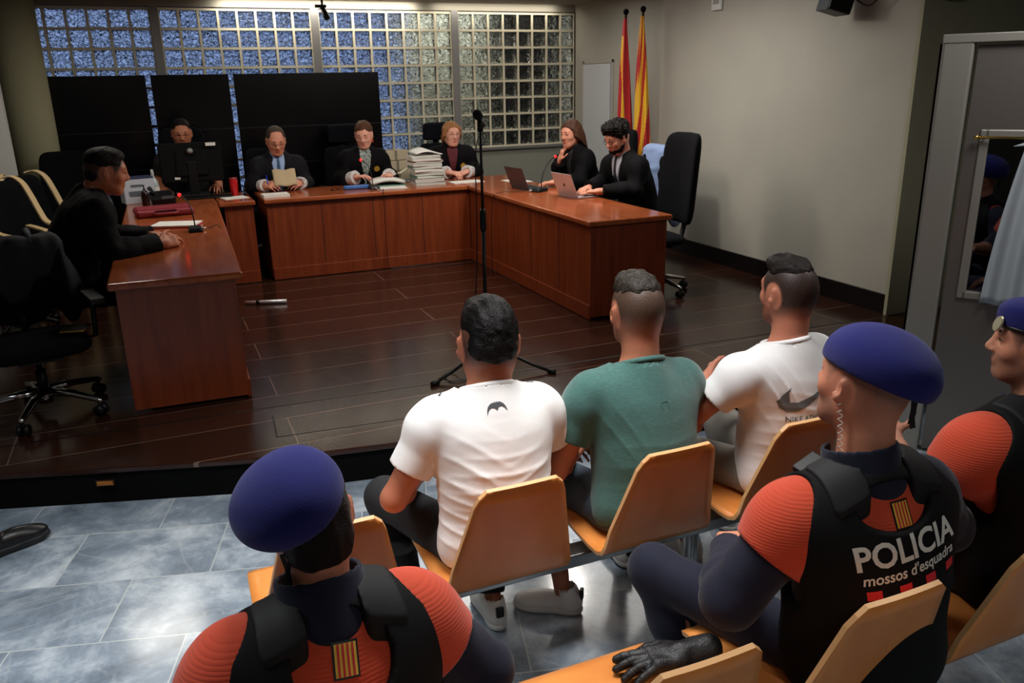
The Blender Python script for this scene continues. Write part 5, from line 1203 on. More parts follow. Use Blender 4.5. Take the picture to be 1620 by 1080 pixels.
def wood_arm_chair(loc, rz, label):
    t = thing('armchair', loc, rz, label, 'chair', 'visitor chairs with pale wooden arms')
    mb = MB(); rbox(mb, (0, -.21, .78), (.44, .10, .56), curve=.2, tw=.8, lean=-.12); mb.build('backrest', FAB, t)
    mb = MB(); mb.box((0, .02, .46), (.46, .46, .07)); mb.build('seat', FAB, t, bevel=.03, seg=3)
    WD = mat('arm_beech', (206, 178, 132), rough=.45)
    for s in (-1, 1):
        mb = MB(); P = [Vector(v) for v in catmull([(s*.12, -.26, 1.075), (s*.18, -.22, 1.085), (s*.235, -.18, 1.03), (s*.25, -.13, .92), (s*.255, -.08, .80), (s*.26, -.02, .70), (s*.26, .14, .66), (s*.26, .24, .60), (s*.26, .25, .30), (s*.26, .25, .02)], 4)]
        vs = []; fs = []
        for k, p in enumerate(P):
            for dx, dn in ((-.028, -.010), (.028, -.010), (.028, .010), (-.028, .010)):
                d = (P[min(k+1, len(P)-1)]-P[max(k-1, 0)]).normalized(); n_ = Vector((0, -d.z, d.y)); vs.append(p+Vector((dx, 0, 0))+n_*dn)
        for k in range(len(P)-1):
            for j in range(4): fs.append((k*4+j, k*4+(j+1) % 4, k*4+4+(j+1) % 4, k*4+4+j))
        fs += [(3, 2, 1, 0), tuple(range(len(P)*4-4, len(P)*4))]; mb.add(vs, fs); mb.build('arm', WD, t, bevel=.004)
        mb = MB(); mb.tube([(s*.25, -.20, .5), (s*.25, -.26, .02)], .014); mb.build('leg', PLAS, t)
wood_arm_chair((-6.13, -1.98, 0), R(-128), 'black visitor chair with pale wooden arms nearest the round pillar')
wood_arm_chair((-6.26, -2.42, 0), R(-128), 'black visitor chair with pale wooden arms, the nearer of the two at the left')
# ================================================================== THINGS ON AND AROUND THE DESKS
PAP = mat('paper', (226, 224, 216), rough=.8); PAPB = mat('paper_beige', (190, 168, 132), rough=.8)
def sheet(name, x, y, w, d, rz, label, cat='paper', h=.004, m=PAP, z=ZD, group=None, edge=None):
    t = MB(); t.box((0, 0, h/2), (w, d, h)); o = t.build(name, m, None, label=label, cat=cat, group=group); o.location = (x, y, z); o.rotation_euler = (0, 0, R(rz))
    if edge: e = MB(); e.b2((-w/2-.001, -d/2-.001, 0), (w/2+.001, d/2+.001, h*.45)); e.build('cover', edge, o)
    return o
RED_P = mat('red_plastic', (196, 22, 30), rough=.35)
t = thing('travel_mug', (-4.56, -1.78, ZD), 0, 'tall red travel mug on the clerk desk', 'mug')
mb = MB(); mb.lathe([(.030, 0), (.033, .004), (.038, .15), (.038, .155)]); mb.build('body', RED_P, t)
mb = MB(); mb.lathe([(.039, .155), (.039, .166), (.034, .172), (.012, .174)]); mb.build('lid', mat('lid_steel', (160, 60, 60), rough=.25, metal=.4), t)
sheet('paper_sheet', -4.58, -1.93, .22, .20, 12, 'loose white papers under the red mug')
t = thing('ink_stamp', (-4.47, -1.80, ZD+.004), 0, 'small black ink stamp right of the red mug', 'stamp'); mb = MB(); mb.lathe([(.016, 0), (.016, .012), (.008, .02), (.008, .045), (.013, .055), (.010, .065)]); mb.build('handle', PLAS, t); mb = MB(); mb.box((0, 0, .004), (.04, .03, .008)); mb.build('pad', BLK, t)
sheet('notepad', -4.22, -2.02, .24, .17, 3, 'thick white notepad on the front edge of the desk before the balding judge', 'notepad', h=.024)
t = thing('document', tuple(J1.t.matrix_world.translation) if False else (-4.07, -1.69, .885), 0, 'beige sheet of paper held up by the balding judge', 'paper')
mb = MB()
mb.grid(lambda u, v: Vector(((u-.5)*.22, -.05+.09*v-.01*math.sin(u*3.1), -.065+.15*v+.006*math.sin(u*9))), 14, 8); mb.build('sheet', PAPB, t, thick=.0012)
t = thing('pen', (-4.235, -1.655, .82), 0, 'blue pen in the right hand of the balding judge', 'pen'); mb = MB(); mb.tube([(0, -.03, 0), (.0, -.005, .05), (.0, .015, .10)], .005, n=8); mb.build('barrel', mat('pen_blue', (30, 50, 180), rough=.3), t); mb = MB(); mb.tube([(0, -.036, -.012), (0, -.03, 0)], [.001, .005], n=8); mb.build('tip', STEEL, t)
# desktop monitor
t = thing('computer_monitor', (-4.90, -1.53, ZD), 0, 'large black monitor seen from behind, hiding the clerk', 'monitor')
MON = mat('monitor_black', (5, 5, 6), rough=.7, spec=.15)
mb = MB(); mb.box((0, .02, .31), (.56, .045, .37), rot=(R(-6), 0, 0)); mb.build('back_shell', MON, t, bevel=.012)
mb = MB(); mb.box((0, .005, .31), (.30, .05, .26), rot=(R(-6), 0, 0), taper=(.9, .7)); mb.build('hump', MON, t, bevel=.015)
mb = MB(); mb.box((0, -.02, .17), (.08, .03, .30)); mb.build('stand', PLAS, t, bevel=.004)
mb = MB(); mb.box((0, .0, .01), (.26, .2, .02)); mb.build('foot', PLAS, t, bevel=.008)
mb = MB(); mb.box((.19, -.030, .475), (.09, .003, .03), rot=(R(-6), 0, 0)); mb.build('asset_sticker', PAP, t)
mb = MB(); mb.box((-.14, -.016, .17), (.05, .003, .022), rot=(R(-6), 0, 0)); mb.build('asset_sticker', PAP, t)
mb = MB(); mb.lathe([(.0001, 0), (.02, .001), (.028, .003), (.0001, .005)], (.0, -.035, .42), n=20, rot=(R(84), 0, 0)); mb.build('emblem', mat('grey_badge', (150, 150, 150), rough=.4), t)
t = thing('keyboard', (-4.80, -1.80, ZD), R(3), 'black keyboard in front of the monitor foot', 'keyboard'); mb = MB(); mb.box((0, 0, .009), (.42, .14, .016)); mb.build('case', PLAS, t, bevel=.004)
mb = MB()
for r_ in range(5):
    for c_ in range(16): mb.box((-.19+c_*.0253, -.05+r_*.025, .020), (.021, .021, .006))
mb.build('keys', MON, t, kind='stuff')
# desk phone
t = thing('desk_phone', (-5.20, -1.98, ZD), R(8), 'black desk phone beside the white box file', 'phone')
mb = MB(); mb.box((0, 0, .05), (.20, .18, .07), rot=(R(18), 0, 0)); mb.build('base', PLAS, t, bevel=.012)
mb = MB(); mb.tube([(-.085, -.08, .10), (-.085, -.06, .115), (-.085, .05, .135), (-.085, .075, .13)], [.022, .015, .015, .022], n=10); mb.build('handset', PLAS, t)
mb = MB(); mb.box((.03, -.092, .055), (.10, .004, .04), rot=(R(18), 0, 0)); mb.build('screen', mat('lcd_grey', (96, 104, 110), rough=.3), t)
# box, bottles
t = thing('box_file', (-5.40, -1.78, ZD), R(12), 'white cardboard box with printed panel behind the dark bottle', 'box')
BX = mat('white_card', (190, 196, 204), rough=.6)
mb = MB(); mb.box((0, 0, .11), (.26, .20, .22)); mb.build('carton', BX, t, bevel=.003)
mb = MB(); mb.box((-.02, -.102, .09), (.14, .002, .045)); mb.box((-.02, -.102, .16), (.10, .002, .02)); mb.build('print_panel', mat('print_dim', (96, 100, 110), rough=.6), t)
mb = MB(); mb.box((0, 0, .224), (.262, .202, .012)); mb.build('lid_edge', mat('lid_navy', (50, 54, 86), rough=.5), t)
t = thing('spray_bottle', (-5.255, -1.66, ZD), 0, 'clear spray bottle with white label beside the box', 'bottle')
mb = MB(); mb.lathe([(.040, 0), (.045, .01), (.045, .13), (.038, .17), (.016, .21), (.014, .235)]); mb.build('bottle_body', mat('clear_plastic', (170, 180, 182), rough=.2), t)
mb = MB(); mb.lathe([(.0458, .05), (.0458, .12)], cap=False); mb.build('paper_label', PAP, t)
mb = MB(); mb.box((0, -.01, .262), (.022, .07, .028)); mb.box((0, -.032, .235), (.010, .012, .05), rot=(R(20), 0, 0)); mb.tube([(0, 0, .23), (0, 0, .255)], .015); mb.build('trigger', mat('white_plastic', (210, 210, 210), rough=.4), t, bevel=.003)
t = thing('pump_bottle', (-5.34, -2.06, ZD), 0, 'dark brown bottle of hand gel in front of the white box', 'bottle')
mb = MB(); mb.lathe([(.028, 0), (.032, .006), (.032, .10), (.024, .125), (.012, .135), (.012, .15)]); mb.build('bottle_body', mat('amber_dark', (30, 12, 10), rough=.15), t)
mb = MB(); mb.tube([(0, 0, .15), (0, 0, .175)], .005, n=8); mb.box((0, -.012, .178), (.014, .04, .008)); mb.build('pump', PLAS, t)
# burgundy briefcase lying flat
t = thing('briefcase', (-5.21, -2.72, ZD), R(6), 'burgundy soft briefcase lying flat on the left desk', 'briefcase')
BUR = mat('burgundy_leather', (134, 38, 48), rough=.45, bump=(90, .2))
mb = MB(); mb.box((0, 0, .032), (.44, .30, .06)); mb.build('shell', BUR, t, bevel=.025, seg=4)
mb = MB(); mb.box((0, -.01, .064), (.40, .24, .006)); mb.build('flap', BUR, t, bevel=.003)
mb = MB(); mb.tube([(-.09, -.15, .035), (-.085, -.195, .035), (-.06, -.21, .035), (.06, -.21, .035), (.085, -.195, .035), (.09, -.15, .035)], .009, n=8); mb.build('handle', BUR, t)
mb = MB(); mb.box((0, -.151, .04), (.16, .006, .035)); mb.build('lock_plate', mat('burgundy_dark', (78, 20, 28), rough=.4), t, bevel=.002)
sheet('document_stack', -5.14, -3.40, .23, .32, 70, 'stack of white papers on a red folder beside the briefcase', 'papers', h=.02, edge=mat('red_folder', (176, 30, 40), rough=.5))
LED = mat('led_red', (255, 30, 30), rough=.4, emit=((255, 20, 24), 6))
def gooseneck(loc, rz, label, tip, cable=None, h=.22):
    t = thing('microphone', loc, R(rz), label, 'microphone', 'gooseneck desk microphones')
    mb = MB(); mb.box((0, 0, .018), (.105, .16, .034), taper=(.75, .8)); mb.build('base', PLAS, t, bevel=.010)
    P = bez((0, .03, .03), (0, .03, h*.8), (tip[0]*.3, tip[1]*.5, tip[2]*.9), tip, 14)
    mb = MB(); mb.tube(P, .0045, n=8); mb.build('gooseneck', PLAS, t)
    d = (P[-1]-P[-2]).normalized(); mb = MB(); mb.tube([P[-1]-d*.004, P[-1]+d*.006], .0115, n=14); mb.build('red_ring', LED, t)
    mb = MB(); mb.tube([P[-1]+d*.006, P[-1]+d*.012, P[-1]+d*.032, P[-1]+d*.040], [.008, .0115, .0115, .006], n=12); mb.build('capsule', PLAS, t)
    if cable:
        mb = MB(); pts = []
        for k in range(len(cable)-3):
            pass
        mb.tube(catmull(cable), .003, n=6); mb.build('cable', PLAS, t)
        mb = MB(); c0 = Vector(cable[0]); c1 = Vector(cable[1]); mb.tube([c0, c0+(c1-c0).normalized()*.035], .008, n=10); mb.build('plug', CHROME, t)
    return t
gooseneck((-5.02, -3.72, ZD), 0, 'desk microphone on the left desk, its neck bent towards the phone', (-.07, .22, .24), [(.04, .01, .015), (.10, .03, .012), (.16, .05, .02), (.20, .03, -.10), (.205, .02, -.60), (.21, .05, -.74), (.3, .3, -.757)])
gooseneck((-3.26, -1.97, ZD), 0, 'desk microphone with red light in front of the judge turning pages', (-.07, .17, .27), [(.0, -.06, .015), (.02, -.20, .01), (.02, -.272, .012), (.02, -.292, -.03), (.02, -.293, -.58), (.06, -.33, -.753), (.5, -.42, -.757), (.95, -.40, -.757)])
gooseneck((-1.95, -3.04, ZD), -60, 'desk microphone with red light between the two laptops', (.0, .27, .30), [(-.03, -.07, .015), (-.10, -.12, .012), (-.16, -.20, .01), (-.24, -.275, .01), (-.30, -.33, -.05), (-.31, -.35, -.4), (-.30, -.36, -.72), (-.34, -.30, -.757)])
# laptops
def laptop(loc, rz, label, m, lid, logo):
    t = thing('laptop', loc, R(rz), label, 'laptop')
    mb = MB(); mb.box((0, 0, .008), (.32, .22, .014)); mb.build('keyboard_deck', m, t, bevel=.004)
    mb = MB(); mb.box((0, -.012, .0155), (.28, .10, .002)); mb.build('keys', PLAS, t)
    hinge = Vector((0, .11, .014)); a = R(180-lid); d = Vector((0, math.cos(a), math.sin(a)))
    mb = MB(); mb.box(hinge+d*.108, (.32, .006, .218), rot=(a-math.pi/2, 0, 0)); l = mb.build('lid', m, t, bevel=.003)
    mb = MB(); mb.box(hinge+d*.108+Vector((0, -math.sin(a), math.cos(a)))*.0035, (.30, .001, .195), rot=(a-math.pi/2, 0, 0)); mb.build('screen', mat('lcd_dark', (30, 32, 38), rough=.2), l)
    if logo:
        mb = MB(); n_ = Vector((0, math.sin(a), -math.cos(a))); mb.lathe([(.0001, 0), (.016, 0), (.016, .001), (.0001, .001)], tuple(hinge+d*.108+n_*.003), n=16, rot=(a-math.pi, 0, 0)); mb.build('emblem', mat('lid_emblem', (110, 110, 116), rough=.2, metal=1), l)
    return t
laptop((-1.93, -2.78, ZD), 90+8, 'dark grey laptop in front of the woman with her hand at her mouth', mat('laptop_grey', (84, 84, 92), rough=.35, metal=.7), 112, False)
laptop((-1.79, -3.52, ZD), 90+6, 'silver laptop in front of the bearded man', mat('laptop_silver', (206, 204, 210), rough=.3, metal=.6), 112, True)
sheet('paper_sheet', -1.79, -2.15, .21, .30, 8, 'white sheet lying behind the dark grey laptop')
sheet('paper_sheet', -3.09, -1.99, .30, .18, -6, 'white sheet left of the tall stack of files', h=.006)
sheet('paper_sheet', -2.27, -1.93, .34, .20, 4, 'white sheets under the folded hands of the judge with glasses', h=.006)
t = thing('glasses_case', (-3.42, -1.90, ZD), R(2), 'blue glasses case on the desk left of the microphone', 'case')
mb = MB(); rbox(mb, (0, 0, .02), (.26, .07, .04)); mb.build('shell', mat('case_blue', (64, 108, 172), rough=.4), t)
t = thing('eyeglasses', (-3.62, -1.93, ZD), R(20), 'folded dark spectacles lying on the judges desk', 'glasses')
mb = MB()
for s in (-1, 1): mb.tube([Vector((s*.032+.024*math.cos(a), 0, .02+.018*math.sin(a))) for a in [2*math.pi*k/14 for k in range(14)]], .002, n=6, closed=True)
mb.tube([(-.01, 0, .024), (.01, 0, .024)], .002, n=6); mb.build('frame', PLAS, t)
for s in (-1, 1): mb = MB(); mb.tube([(s*.056, 0, .024), (s*.05, .03, .012), (-s*.05, .04, .006)], .002, n=6); mb.build('temple', PLAS, t)
# open folder and files
GRN = mat('folder_green', (112, 150, 132), rough=.7)
t = thing('open_file', (-3.06, -1.72, ZD), R(-6), 'open green case file under the hands of the judge turning pages', 'file')
mb = MB(); mb.box((0, 0, .004), (.36, .26, .008)); mb.build('cover', GRN, t)
mb = MB(); mb.grid(lambda u, v: Vector(((u-.5)*.34, (v-.5)*.24, .03+.03*math.sin(u*3.1)+.004*v)), 12, 4); mb.build('page_block', PAP, t, thick=.03)
t = thing('lifted_page', (-2.90, -1.66, ZD+.11), R(20), 'white page being lifted by the judge', 'paper'); mb = MB(); mb.grid(lambda u, v: Vector(((u-.5)*.13, (v-.5)*.19, .05*u-.05*v+.01*math.sin(v*5))), 6, 10); mb.build('sheet', mat('paper_cream', (226, 226, 196), rough=.8), t, thick=.0012)
rnd = random.Random(4)
tints = [PAP, mat('file_grey', (150, 152, 146), rough=.8), GRN, PAP, mat('file_pale', (196, 200, 190), rough=.8), mat('file_sage', (128, 146, 132), rough=.8), PAP, mat('file_buff', (176, 128, 96), rough=.8), PAP, PAP]
names = ['pale bottom', 'grey', 'green', 'white, above the green one', 'pale grey-green', 'sage', 'white, upper middle', 'buff brown', 'white, second from the top', 'curled white top']
z = ZD
for k in range(10):
    h = (.030, .034, .028, .034, .030, .026, .030, .016, .030, .014)[k]; t = thing('case_file', (-2.66+rnd.uniform(-.012, .012)-.004*k, -1.86+rnd.uniform(-.01, .01), z), R(rnd.uniform(-5, 5)), names[k]+' case file in the tall stack on the judges desk', 'file', 'case files in the tall stack')
    mb = MB()
    for q in range(4): mb.box((rnd.uniform(-.004, .004), rnd.uniform(-.004, .004), h*(q+.5)/4), (.30-(.01 if k > 6 else 0), .22, h/4*.9))
    mb.build('pages', PAP if k % 3 else tints[4], t)
    mb = MB(); mb.box((0, 0, h-.001), (.306, .226, .003)); mb.box((0, 0, .001), (.306, .226, .003)); mb.box((-.152, 0, h/2), (.003, .22, h)); mb.build('cover', tints[k], t); z += h+.002
t = thing('loose_sheets', (-2.68, -1.86, z), R(8), 'loose curled sheets on top of the tall file stack', 'papers'); mb = MB()
mb.grid(lambda u, v: Vector(((u-.5)*.29, (v-.5)*.21, .02+.02*math.sin(u*4)+.012*v+.016*(1-abs(2*u-.9))*v)), 14, 6); mb.build('sheet', PAP, t, thick=.012)
z = ZD
for k in range(3):
    t = thing('case_file', (-2.84-.02*k, -1.30, z), R(6+4*k), ('lowest', 'middle', 'topmost')[k]+' buff bundle in the pile behind the tall white stack', 'file', 'bundles behind the stack'); mb = MB(); mb.box((0, 0, .05), (.30, .20, .10)); mb.build('bundle', mat('bundle_buff', (176, 164, 138), rough=.8), t, bevel=.004)
    mb = MB(); mb.box((0, 0, .05), (.03, .204, .104)); mb.build('strap', mat('bundle_strap', (120, 112, 96), rough=.8), t); z += .106
# microphone stand in the well
t = thing('microphone_stand', (-3.45, -5.42, 0), R(0), 'tall black microphone stand in the middle of the wooden dais', 'microphone stand')
mb = MB(); mb.tube([(0, 0, .12), (0, 0, .92)], .012, n=12); mb.build('lower_tube', PLAS, t)
mb = MB(); mb.tube([(0, 0, .88), (0, 0, .90), (0, 0, 1.0), (0, 0, 1.02)], [.014, .020, .020, .012], n=12); mb.build('clutch', PLAS, t)
mb = MB(); mb.tube([(0, 0, 1.0), (0, 0, 1.50)], .0085, n=10); mb.build('upper_tube', PLAS, t)
for a in (200, 320, 80):
    mb = MB(); x, y_ = math.cos(R(a)), math.sin(R(a)); mb.tube([(x*.02, y_*.02, .16), (x*.30, y_*.30, .05), (x*.42, y_*.42, .014)], .011, n=8); mb.tube([(x*.40, y_*.40, .016), (x*.45, y_*.45, .012)], .017, n=8); mb.build('leg', PLAS, t)
mb = MB(); mb.tube([(0, 0, .10), (0, 0, .20)], .022, n=12); mb.build('hub', PLAS, t)
mb = MB(); mb.tube([(0, 0, 1.47), (.0, 0, 1.545)], .017, n=12); mb.build('clip', PLAS, t)
t2 = thing('microphone', (-3.455, -5.42, 1.555), 0, 'black microphone with foam head on top of the tall stand', 'microphone')
mb = MB(); mb.tube([(.05, .06, -.055), (.01, .01, -.01), (0, 0, 0)], [.011, .014, .017], n=12); mb.build('handle', PLAS, t2)
mb = MB(); mb.tube([(.012, .012, -.01), (-.004, -.004, .004), (-.022, -.02, .02), (-.035, -.034, .030)], [.018, .027, .027, .014], n=14); mb.build('windscreen', mat('foam_black', (10, 10, 11), rough=.95, bump=(300, .6)), t2)
mb = MB(); mb.tube(catmull([(.05, .06, -.055), (.02, .05, -.10), (-.03, .0, -.22), (-.035, .0, -.6), (-.06, -.02, -1.0), (-.11, -.04, -1.3), (-.16, -.06, -1.46), (-.22, .0, -1.545), (-.30, -.05, -1.549), (-.28, -.16, -1.549), (-.18, -.14, -1.549), (-.14, .0, -1.549)]), .0035, n=6); mb.build('cable', PLAS, t2)
# metal bar on the floor
t = thing('metal_tube', (-4.36, -3.13, 0), R(163), 'short white metal tube lying on the dais at the foot of the left desk', 'tube')
mb = MB(); mb.tube([(0, 0, .018), (.34, 0, .018)], .017, n=14); mb.build('pipe', mat('tube_white', (206, 206, 206), rough=.3, metal=.4), t); mb = MB(); mb.tube([(.22, 0, .018), (.25, 0, .018)], .019, n=14); mb.build('ring', PLAS, t)
# phone on the left chair
t = thing('smartphone', (-5.76, -5.03, .474), R(-15), 'black phone with gold rim lying on the chrome-based chair', 'phone'); mb = MB(); mb.box((0, 0, .005), (.13, .15, .009)); mb.build('rim', mat('gold_rim', (170, 132, 50), rough=.3, metal=.6), t, bevel=.006); mb = MB(); mb.box((0, 0, .0085), (.115, .135, .004)); mb.build('glass', BLK, t, bevel=.001)
# jackets
JN = mat('jacket_navy', (15, 16, 23), rough=.8, bump=(160, .1)); JB = mat('jacket_pale_blue', (136, 156, 196), rough=.8, bump=(200, .15))
t = thing('jacket', (-5.98, -5.0, -.07), R(-166), 'dark quilted jacket hung over the back of the chrome-based chair', 'jacket')
org('shell', [Pr('box', (0, -.30, .82), (.27, .085, .22), .07, eul(-6, 0, 0), k=.03), Pr('ell', (-.26, -.29, .70), (.07, .07, .20), k=.05), Pr('ell', (.27, -.30, .66), (.07, .07, .22), k=.05), Pr('ell', (0, -.36, .70), (.22, .07, .20), k=.05)], .009, JN, t, post=lambda F, G: F+wr(G, 3, 30, .008))
for s in (-.10, .13): mb = MB(); mb.tube([(s, -.22, 1.0), (s, -.30, 1.06), (s+.02, -.40, .98), (s+.04, -.445, .8), (s+.06, -.42, .62)], [.02, .022, .022, .022, .02], n=8); mb.build('strap', mat('strap_navy', (36, 38, 52), rough=.7), t)
t = thing('jacket', (-1.13, -3.36, 0), R(90), 'pale blue jacket draped over the chair behind the bearded man', 'jacket')
org('shell', [Pr('box', (.0, -.31, .86), (.27, .11, .30), .08, eul(6, 0, 0), k=.03), Pr('ell', (-.20, -.34, .70), (.09, .10, .30), k=.05), Pr('ell', (.20, -.34, .70), (.09, .10, .30), k=.05)], .009, JB, t, post=lambda F, G: F+wr(G, 5, 26, .009))
# flags
def flag(x, y_, label, colours, fn, seed):
    t = thing('flag', (x, y_, 0), 0, label, 'flag', 'flags on poles in the corner')
    mb = MB(); mb.tube([(0, 0, .03), (0, 0, 2.40)], .013, n=12); mb.build('pole', mat('pole_wood', (60, 38, 24), rough=.4), t)
    mb = MB(); mb.lathe([(.0001, -.032), (.020, -.026), (.032, 0), (.020, .026), (.0001, .032)], (0, 0, 2.425), n=18); mb.build('finial', BLK, t)
    mb = MB(); mb.lathe([(.15, 0), (.15, .015), (.04, .03), (.03, .06)], n=24); mb.build('base', BLK, t)
    mb = MB(); nu, nv = 120, 140
    def f(u, v):
        z = 2.36-1.45*v; r = .016+.058*v**.7; a = 2*math.pi*u; rr = r*(1+.42*math.sin(a*5+seed+v*2)*min(1, v*3)); return Vector((rr*math.cos(a)*.9-.01, rr*math.sin(a)*1.15-.06*v, z+.05*math.sin(a*2+seed)*v))
    mb.grid(f, nu, nv, closed_u=True)
    for k in range(len(mb.f)):
        j, i = divmod(k, nu); mb.m[k] = fn((i+.5)/nu, (j+.5)/nv)
    mb.build('cloth', colours, t)
FR = mat('flag_red', (186, 24, 30), rough=.75, sheen=.2); FY = mat('flag_yellow', (240, 184, 34), rough=.75, sheen=.2)
def spain(u, v):
    a = u*360; s = (a-160)/110+.55*(1-v)
    return 1 if (.35 < s < .78) and v > .12 else 0
def senyera(u, v):
    s = (u*9*1.4+v*4.0) % 2; return 0 if s < .85 else 1
flag(-.42, -1.98, 'red and yellow flag on the left pole in the corner', [FR, FY], spain, 1.0)
flag(-.42, -2.32, 'striped yellow and red flag on the right pole in the corner', [FR, FY], senyera, 2.0)
# wall devices
t = thing('wall_sensor', (-.265, -3.34, 2.42), 0, 'small white sensor box high on the right wall', 'sensor'); mb = MB(); mb.box((0, 0, 0), (.03, .15, .17)); mb.build('case', mat('sensor_white', (206, 206, 200), rough=.5), t, bevel=.012); mb = MB(); mb.box((-.017, 0, .0), (.004, .08, .06)); mb.build('grille', mat('sensor_grey', (150, 150, 146), rough=.5), t)
def speaker(loc, rz, label, s=1, tilt=15):
    t = thing('loudspeaker', loc, R(rz), label, 'speaker'); mb = MB(); mb.box((0, 0, 0), (.20*s, .18*s, .30*s), rot=(R(tilt), 0, 0), taper=(1, 1)); mb.build('cabinet', PLAS, t, bevel=.012)
    mb = MB(); mb.box((0, .092*s, 0), (.17*s, .01, .26*s), rot=(R(tilt), 0, 0)); mb.build('grille', mat('grille_grey', (46, 52, 56), rough=.6), t, bevel=.004); mb = MB(); mb.tube([(0, -.08*s, .05), (0, -.16*s, .08)], .015); mb.build('bracket', PLAS, t); return t
speaker((-.43, -5.02, 2.33), 75, 'black loudspeaker high on the right wall')
speaker((-.10, -5.76, 2.36), 180, 'narrow black loudspeaker on the olive wall', s=.8, tilt=0)
mb = MB(); mb.tube(catmull([(-.40, -5.14, 2.28), (-.36, -5.25, 2.22), (-.33, -5.38, 2.32), (-.32, -5.5, 2.36), (-.31, -5.68, 2.33), (-.25, -5.70, 2.38), (-.15, -5.72, 2.40)]), .006, n=6); o = mb.build('speaker_cable', PLAS, None, label='black cable running between the two wall loudspeakers', cat='cable')
t = thing('security_camera', (-3.29, -.32, 2.53), 0, 'small black camera hanging from the ceiling before the glass wall', 'camera'); mb = MB(); mb.tube([(0, 0, .13), (0, 0, .04)], .012); mb.box((-.02, 0, .045), (.12, .05, .03)); mb.build('bracket', PLAS, t); mb = MB(); mb.tube([(0, .03, .04), (.03, -.02, -.05), (.04, -.04, -.09)], [.026, .034, .030], n=14); mb.build('housing', PLAS, t)
# steel partition with window, rod and curtain at the right
PA = R(35); P0 = Vector((-1.56, -7.32, FL)); pd = Vector((math.sin(PA), -math.cos(PA), 0)); rzp = math.atan2(pd.y, pd.x)
t = thing('steel_door', P0, rzp, 'brushed steel cabin door with framed window at the right edge', 'door')
ST2 = mat('door_steel', (118, 113, 108), rough=.36, metal=.6, bump=(6, .04, (.3, 1, 14)))
FRM = mat('frame_steel', (150, 147, 140), rough=.35, metal=.45)
mb = MB(); Z1 = 1.9-FL; a0, a1 = -.15, 1.5; w0, w1 = -.07, .55; s0, s1 = .69-FL, 1.47-FL
mb.b2((a0, 0, .02), (w0, .04, Z1-.03)); mb.b2((w1, 0, .02), (a1, .04, Z1-.03)); mb.b2((w0, 0, .02), (w1, .04, s0)); mb.b2((w0, 0, s1), (w1, .04, Z1-.03)); mb.build('leaf', ST2, t)
mb = MB(); mb.b2((-.30, -.03, 0), (-.165, .09, Z1)); mb.build('post', FRM, t, bevel=.012)
mb = MB(); mb.b2((-.30, -.035, Z1-.02), (a1, .09, Z1+.02)); mb.build('head_rail', FRM, t, bevel=.004)
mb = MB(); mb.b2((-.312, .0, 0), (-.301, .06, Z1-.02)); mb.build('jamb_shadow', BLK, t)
for nm, a, c in (('window_frame_side', (w0-.02, -.012, s0-.02), (w0+.02, .05, s1+.02)), ('window_frame_side', (w1-.02, -.012, s0-.02), (w1+.02, .05, s1+.02)), ('window_frame_rail', (w0, -.012, s0-.02), (w1, .05, s0+.015)), ('window_frame_rail', (w0, -.012, s1-.015), (w1, .05, s1+.02))):
    mb = MB(); mb.b2(a, c); mb.build(nm, FRM, t, bevel=.005)
mb = MB(); mb.b2((w0, .018, s0), (w1, .024, s1)); mb.build('window_pane', mat('mirror_pane', (104, 108, 112), rough=.02, metal=1), t)
t2 = thing('curtain_rod', P0+pd*-.10+Vector((0, 0, 1.455-FL)), rzp, 'thin brass rod across the top of the door window', 'rod'); BR = mat('brass', (206, 176, 96), rough=.25, metal=1)
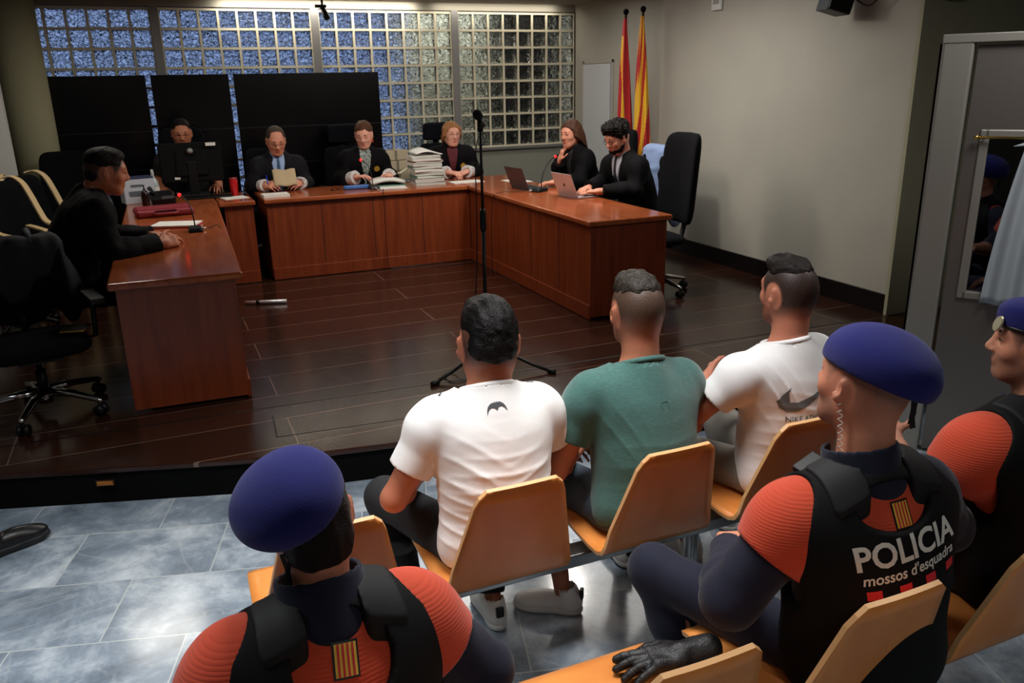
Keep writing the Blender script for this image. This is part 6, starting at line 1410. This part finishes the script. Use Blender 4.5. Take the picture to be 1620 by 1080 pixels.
mb = MB(); mb.tube([(0, -.035, 0), (.75, -.035, 0)], .006, n=10); mb.build('bar', BR, t2); mb = MB(); mb.lathe([(.0001, -.014), (.010, -.01), (.011, 0), (.008, .01)], (-.002, -.035, 0), n=12, rot=(0, R(90), 0)); mb.build('finial', BR, t2); mb = MB(); mb.tube([(.03, -.035, 0), (.03, -.002, 0)], .005); mb.build('hook', BR, t2)
t3 = thing('curtain', P0+pd*.07+Vector((0, 0, .64-FL)), rzp, 'pale grey curtain half drawn over the door window', 'curtain')
CUR = mat('curtain_grey', (168, 176, 184), rough=.85, bump=(300, .2)); mb = MB()
def cf(u, v): x = .04*(1-v)**2*0+.015+u*.5-(1-u)*.04*(1-v)+.055*v*v*(1-u); return Vector((x-.03, -.035+.018*math.sin(u*34+v*1.5)*(1-.3*v), .02+.80*v))
mb.grid(cf, 90, 24); mb.build('cloth', CUR, t3, thick=.002)
mb = MB(); mb.tube([cf(0, .96)+Vector((-.002, 0, 0)), cf(0, .96)+Vector((-.05, -.004, -.012))], [.01, .002], n=6); mb.build('corner', CUR, t3)
# officer's glove on the seat
t = thing('glove', (-4.12, -8.53, FL+.452), R(80), 'black leather glove resting on the empty plywood seat', 'glove')
class _G: pass
g = Body.__new__(Body); g.S = 1.0; g.wr = [A3(0, 0, .03)]; g.el = [A3(0, -.2, .03)]
org('leather', g.hand(0, f=(0, 1, 0), palm=(0, 0, -1), thumb=(1, 0, 0), curl=((8, 10, 8), (6, 14, 10), (10, 16, 10), (12, 14, 10)), inf=.004, spread=.008)+[Pr('rc', (0, -.07, .032), (0, .0, .03), .040, .030, k=.02)], .0045, mat('glove_black', (14, 14, 16), rough=.5, bump=(200, .3)), t, post=lambda F, G: F+wr(G, 3, 90, .0015))
# black shoe and trouser cuff at the left edge
t = thing('dress_shoe', (-6.02, -6.19, FL), R(-62), 'black leather shoe cut by the left edge of the picture', 'shoe')
s_ = Body.__new__(Body); s_.S = 1.08; s_.an = [A3(0, -.09, .10)]; s_.toe = [A3(0, 1, 0)]; s_.t = t; s_.shoe(0, LEA, SHB, name='upper', h=.005)
mb = MB(); mb.tube([(0, -.13, .10), (0, -.15, .30)], [.055, .065], n=16); mb.build('trouser_cuff', DENIMB, t)
